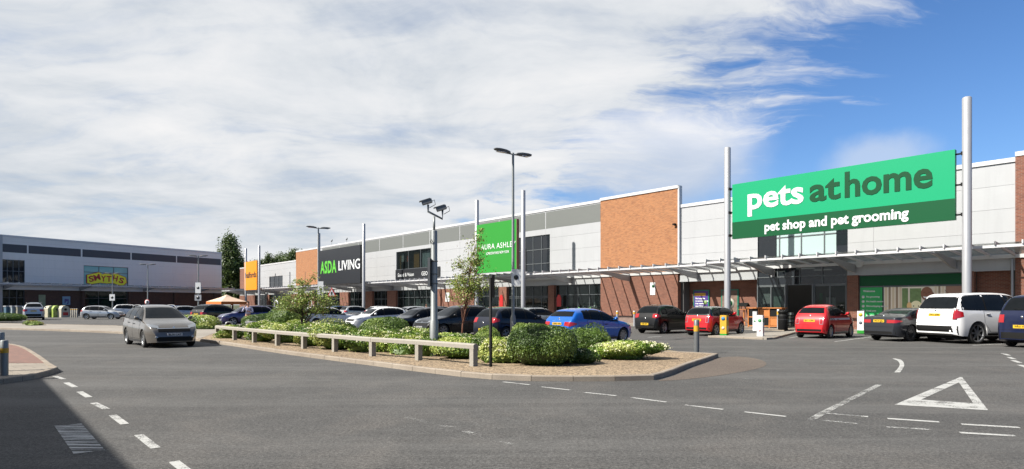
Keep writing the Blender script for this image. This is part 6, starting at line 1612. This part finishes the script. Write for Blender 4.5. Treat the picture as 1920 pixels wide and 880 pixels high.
for k, (a_, b_, c_, d_) in enumerate([(438, 641, 42, 609), (492, 648, 48, 606), (534, 651, 62, 606), (585, 658, 70, 608), (640, 665, 78, 611), (700, 670, 84, 618), (758, 674, 80, 624), (800, 677, 62, 630), (872, 683, 96, 630), (938, 691, 76, 636)]):
    shrub('flowering_shrub', 'low white-flowering shrub '+gaps[k], a_, b_, c_*1.12, d_, 'light', 5200, .034, GS, fl=44, amp=.38, depth=.75)
for k, (a_, b_, c_, d_) in enumerate(back):
    shrub('flowering_shrub', 'low flowering shrub in back row '+('in front of the white estate car', 'left of the tall round shrub', 'right of the tall round shrub', 'at the foot of the birch tree')[k], a_, b_, c_*1.1, d_, 'light', 3600, .036, GS, fl=26, amp=.35, depth=.75)
shrub('flowering_shrub', 'cream-flowering shrub on its own left of the timber rail', 378, 623, 60, 592, 'light', 5200, .04, GS, fl=60, amp=.3, depth=.8)
shrub('round_shrub', 'dark low bush at the far left edge beyond the bend', 8, 612, 66, 587, 'dark', 4200, .045, None, amp=.2)
shrub('grass_tuft', 'small brownish tuft on the verge right of the dark left bush', 64, 616, 30, 607, 'birch', 900, .04, None, cat='plant', amp=.4)

def tree(name, lab, px_, py_, pts, crown, pal, leafsize, nleaf, grp=None, trunk='trunk', r0=.05, seed=3, base=.09, Yfix=None, nb=30, cat='tree', bsc=.35, weep=0.0, rmin=.006):
    """pts: trunk polyline in metres from the foot; crown: list of (x,y,z,rx,ry,rz,weight)"""
    if Yfix: Y = Yfix; X = (px_-960)*Y/FPX
    else: X, Y = G(px_, py_)
    t = thing(name, lab, cat, (X, Y, base), 0, group=grp); g = np.random.default_rng(seed); pr = random.Random(seed)
    n = len(pts); a = MB(); a.smooth = True; a.tube(pts, [max(rmin, r0*(1-.85*i/(n-1))) for i in range(n)], 10); tr = a.build('trunk', M[trunk], t)
    tips = []; wsum = sum(c[6] for c in crown); bm_ = MB(); bm_.smooth = True
    for k in range(nb):
        u = pr.random()*wsum
        for c in crown:
            u -= c[6]
            if u <= 0: break
        v = g.normal(size=3); v /= np.linalg.norm(v); v *= pr.uniform(.45, 1.0)
        tip = Vector((c[0]+v[0]*c[3], c[1]+v[1]*c[4], c[2]+v[2]*c[5]))
        # leave the trunk below the tip
        cand = [Vector(p) for p in pts[1:] if p[2] < tip.z-.05] or [Vector(pts[1])]
        st_ = cand[-1] if pr.random() < .5 else cand[pr.randrange(len(cand))]
        mid_ = st_.lerp(tip, .5)+Vector((0, 0, .10*(tip-st_).length)); ln = (tip-st_).length
        bm_.tube([st_, st_.lerp(mid_, .5)+Vector((0, 0, .03*ln)), mid_, tip], [r0*bsc, r0*bsc*.75, r0*bsc*.5, rmin*.6], 5)
        tips.append((mid_, tip, ln))
    bm_.build('limbs', M[trunk], t)
    C = []; N_ = []
    per = nleaf//nb
    for mid_, tip, ln in tips:
        m_ = np.array(mid_); tp = np.array(tip); sp_ = max(.10, min(ln*.20, .085*pts[-1][2]))
        tt = g.uniform(.25, 1.06, per)[:, None]; c0 = m_+(tp-m_)*tt; off_ = np.clip(g.normal(size=(per, 3)), -1.5, 1.5)*sp_*np.array([1, 1, .75])*g.uniform(.3, 1, (per, 1))
        off_[:, 2] -= weep*g.random(per)*sp_; C.append(c0+off_); N_.append(off_/np.linalg.norm(off_, axis=1)[:, None]+np.array([0, 0, .5]))
    C = np.vstack(C); N_ = np.vstack(N_)
    me, nf = leaf_mesh('crown', C, N_, leafsize, LEAF[pal]); me.polygons.foreach_set('material_index', g.choice(3, nf, p=[.4, .4, .2])); me.update(); me.validate()
    o = bpy.data.objects.new('crown', me); COL.objects.link(o); o.parent = t; return t
# slender birch in the bed: foot at (867,630)
s37 = 1/((631-HOR)/CH)
tree('birch_tree', 'slender young birch in front of the lime green sign', 866, 645, [(0, 0, 0), (.03, 0, .7), (.14, 0, 1.3), (.26, .02, 2.0), (.32, .03, 2.8), (.45, 0, 3.6), (.72, .05, 4.5)],
     [(.2, 0, 2.3, .95, .7, .7, 3), (.25, 0, 3.2, .9, .6, .65, 2.4), (.62, 0, 3.9, .42, .35, .6, 1.2), (1.0, 0, 2.5, .65, .45, .5, 1.0), (-.3, 0, 3.2, .35, .3, .35, .5), (.75, 0, 4.5, .18, .15, .25, .3)], 'birch', .044, 4200, r0=.038, nb=84, seed=11, bsc=.3, rmin=.006)
tree('low_tree', 'low spreading tree with thin upright shoots behind the left of the bed', 567, 646, [(0, 0, 0), (.0, 0, .6), (-.03, 0, 1.1), (-.05, 0, 1.6), (.1, 0, 2.2), (.12, 0, 2.9)],
     [(-.5, 0, 1.65, 1.0, .8, .55, 3), (.6, 0, 1.75, 1.0, .8, .55, 3), (1.2, 0, 1.5, .7, .5, .5, 1), (0, 0, 2.3, .7, .5, .5, 1.0), (.25, 0, 2.75, .4, .3, .35, .22)], 'birch', .040, 4600, r0=.045, nb=100, seed=5, trunk='trunk_dk', bsc=.3)
GT = 'trees beyond the shop roofs'
tree('poplar_tree', 'tall narrow dense tree in the gap between toy store and parade', 435, 0, [(0, 0, 0), (0, 0, 6), (.1, 0, 11), (-.5, 0, 16.6)],
     [(0, 0, 5, 2.9, 2.4, 3.5, 3), (0, 0, 9.5, 2.6, 2.2, 3.2, 3), (-.2, 0, 13, 1.5, 1.3, 2, 1.4), (-.6, 0, 15.6, .6, .6, 1.5, .35), (1.6, 0, 6, 1.4, 1.2, 4, 1)], 'tree', .24, 42000, GT, 'trunk_dk', .3, 21, 0, 136, 260, bsc=.2)
for k, (px_, Y_, top_, rpx, lab) in enumerate([(478, 165, 485, 18, 'thin topped tree beyond the orange sign masts'), (502, 150, 470, 26, 'broad dark tree beyond the low shop roof'), (530, 158, 468, 26, 'rounded tree beyond the low shop roof, next to the broad one'), (549, 146, 462, 16, 'tree rising beside the orange brick panel on the far roof line'), (462, 170, 500, 16, 'tree just right of the tall narrow tree')]):
    sc3 = FPX/Y_; H_ = CH+(HOR-top_)/sc3; r_ = rpx/sc3
    tree('broadleaf_tree', lab, px_, 0, [(0, 0, 0), (0, 0, H_*.4), (.2, 0, H_*.7), (0, 0, H_*.95)], [(0, 0, H_*.62, r_, r_, H_*.22, 3), (r_*.4, 0, H_*.8, r_*.6, r_*.6, H_*.14, 1.3), (-r_*.5, 0, H_*.75, r_*.5, r_*.5, H_*.14, 1.2), (.2, 0, H_*.9, r_*.35, r_*.35, H_*.07, .5)], 'tree', .19, 8500, GT, 'trunk_dk', .3, 40+k, 0, Y_, 75, bsc=.2)
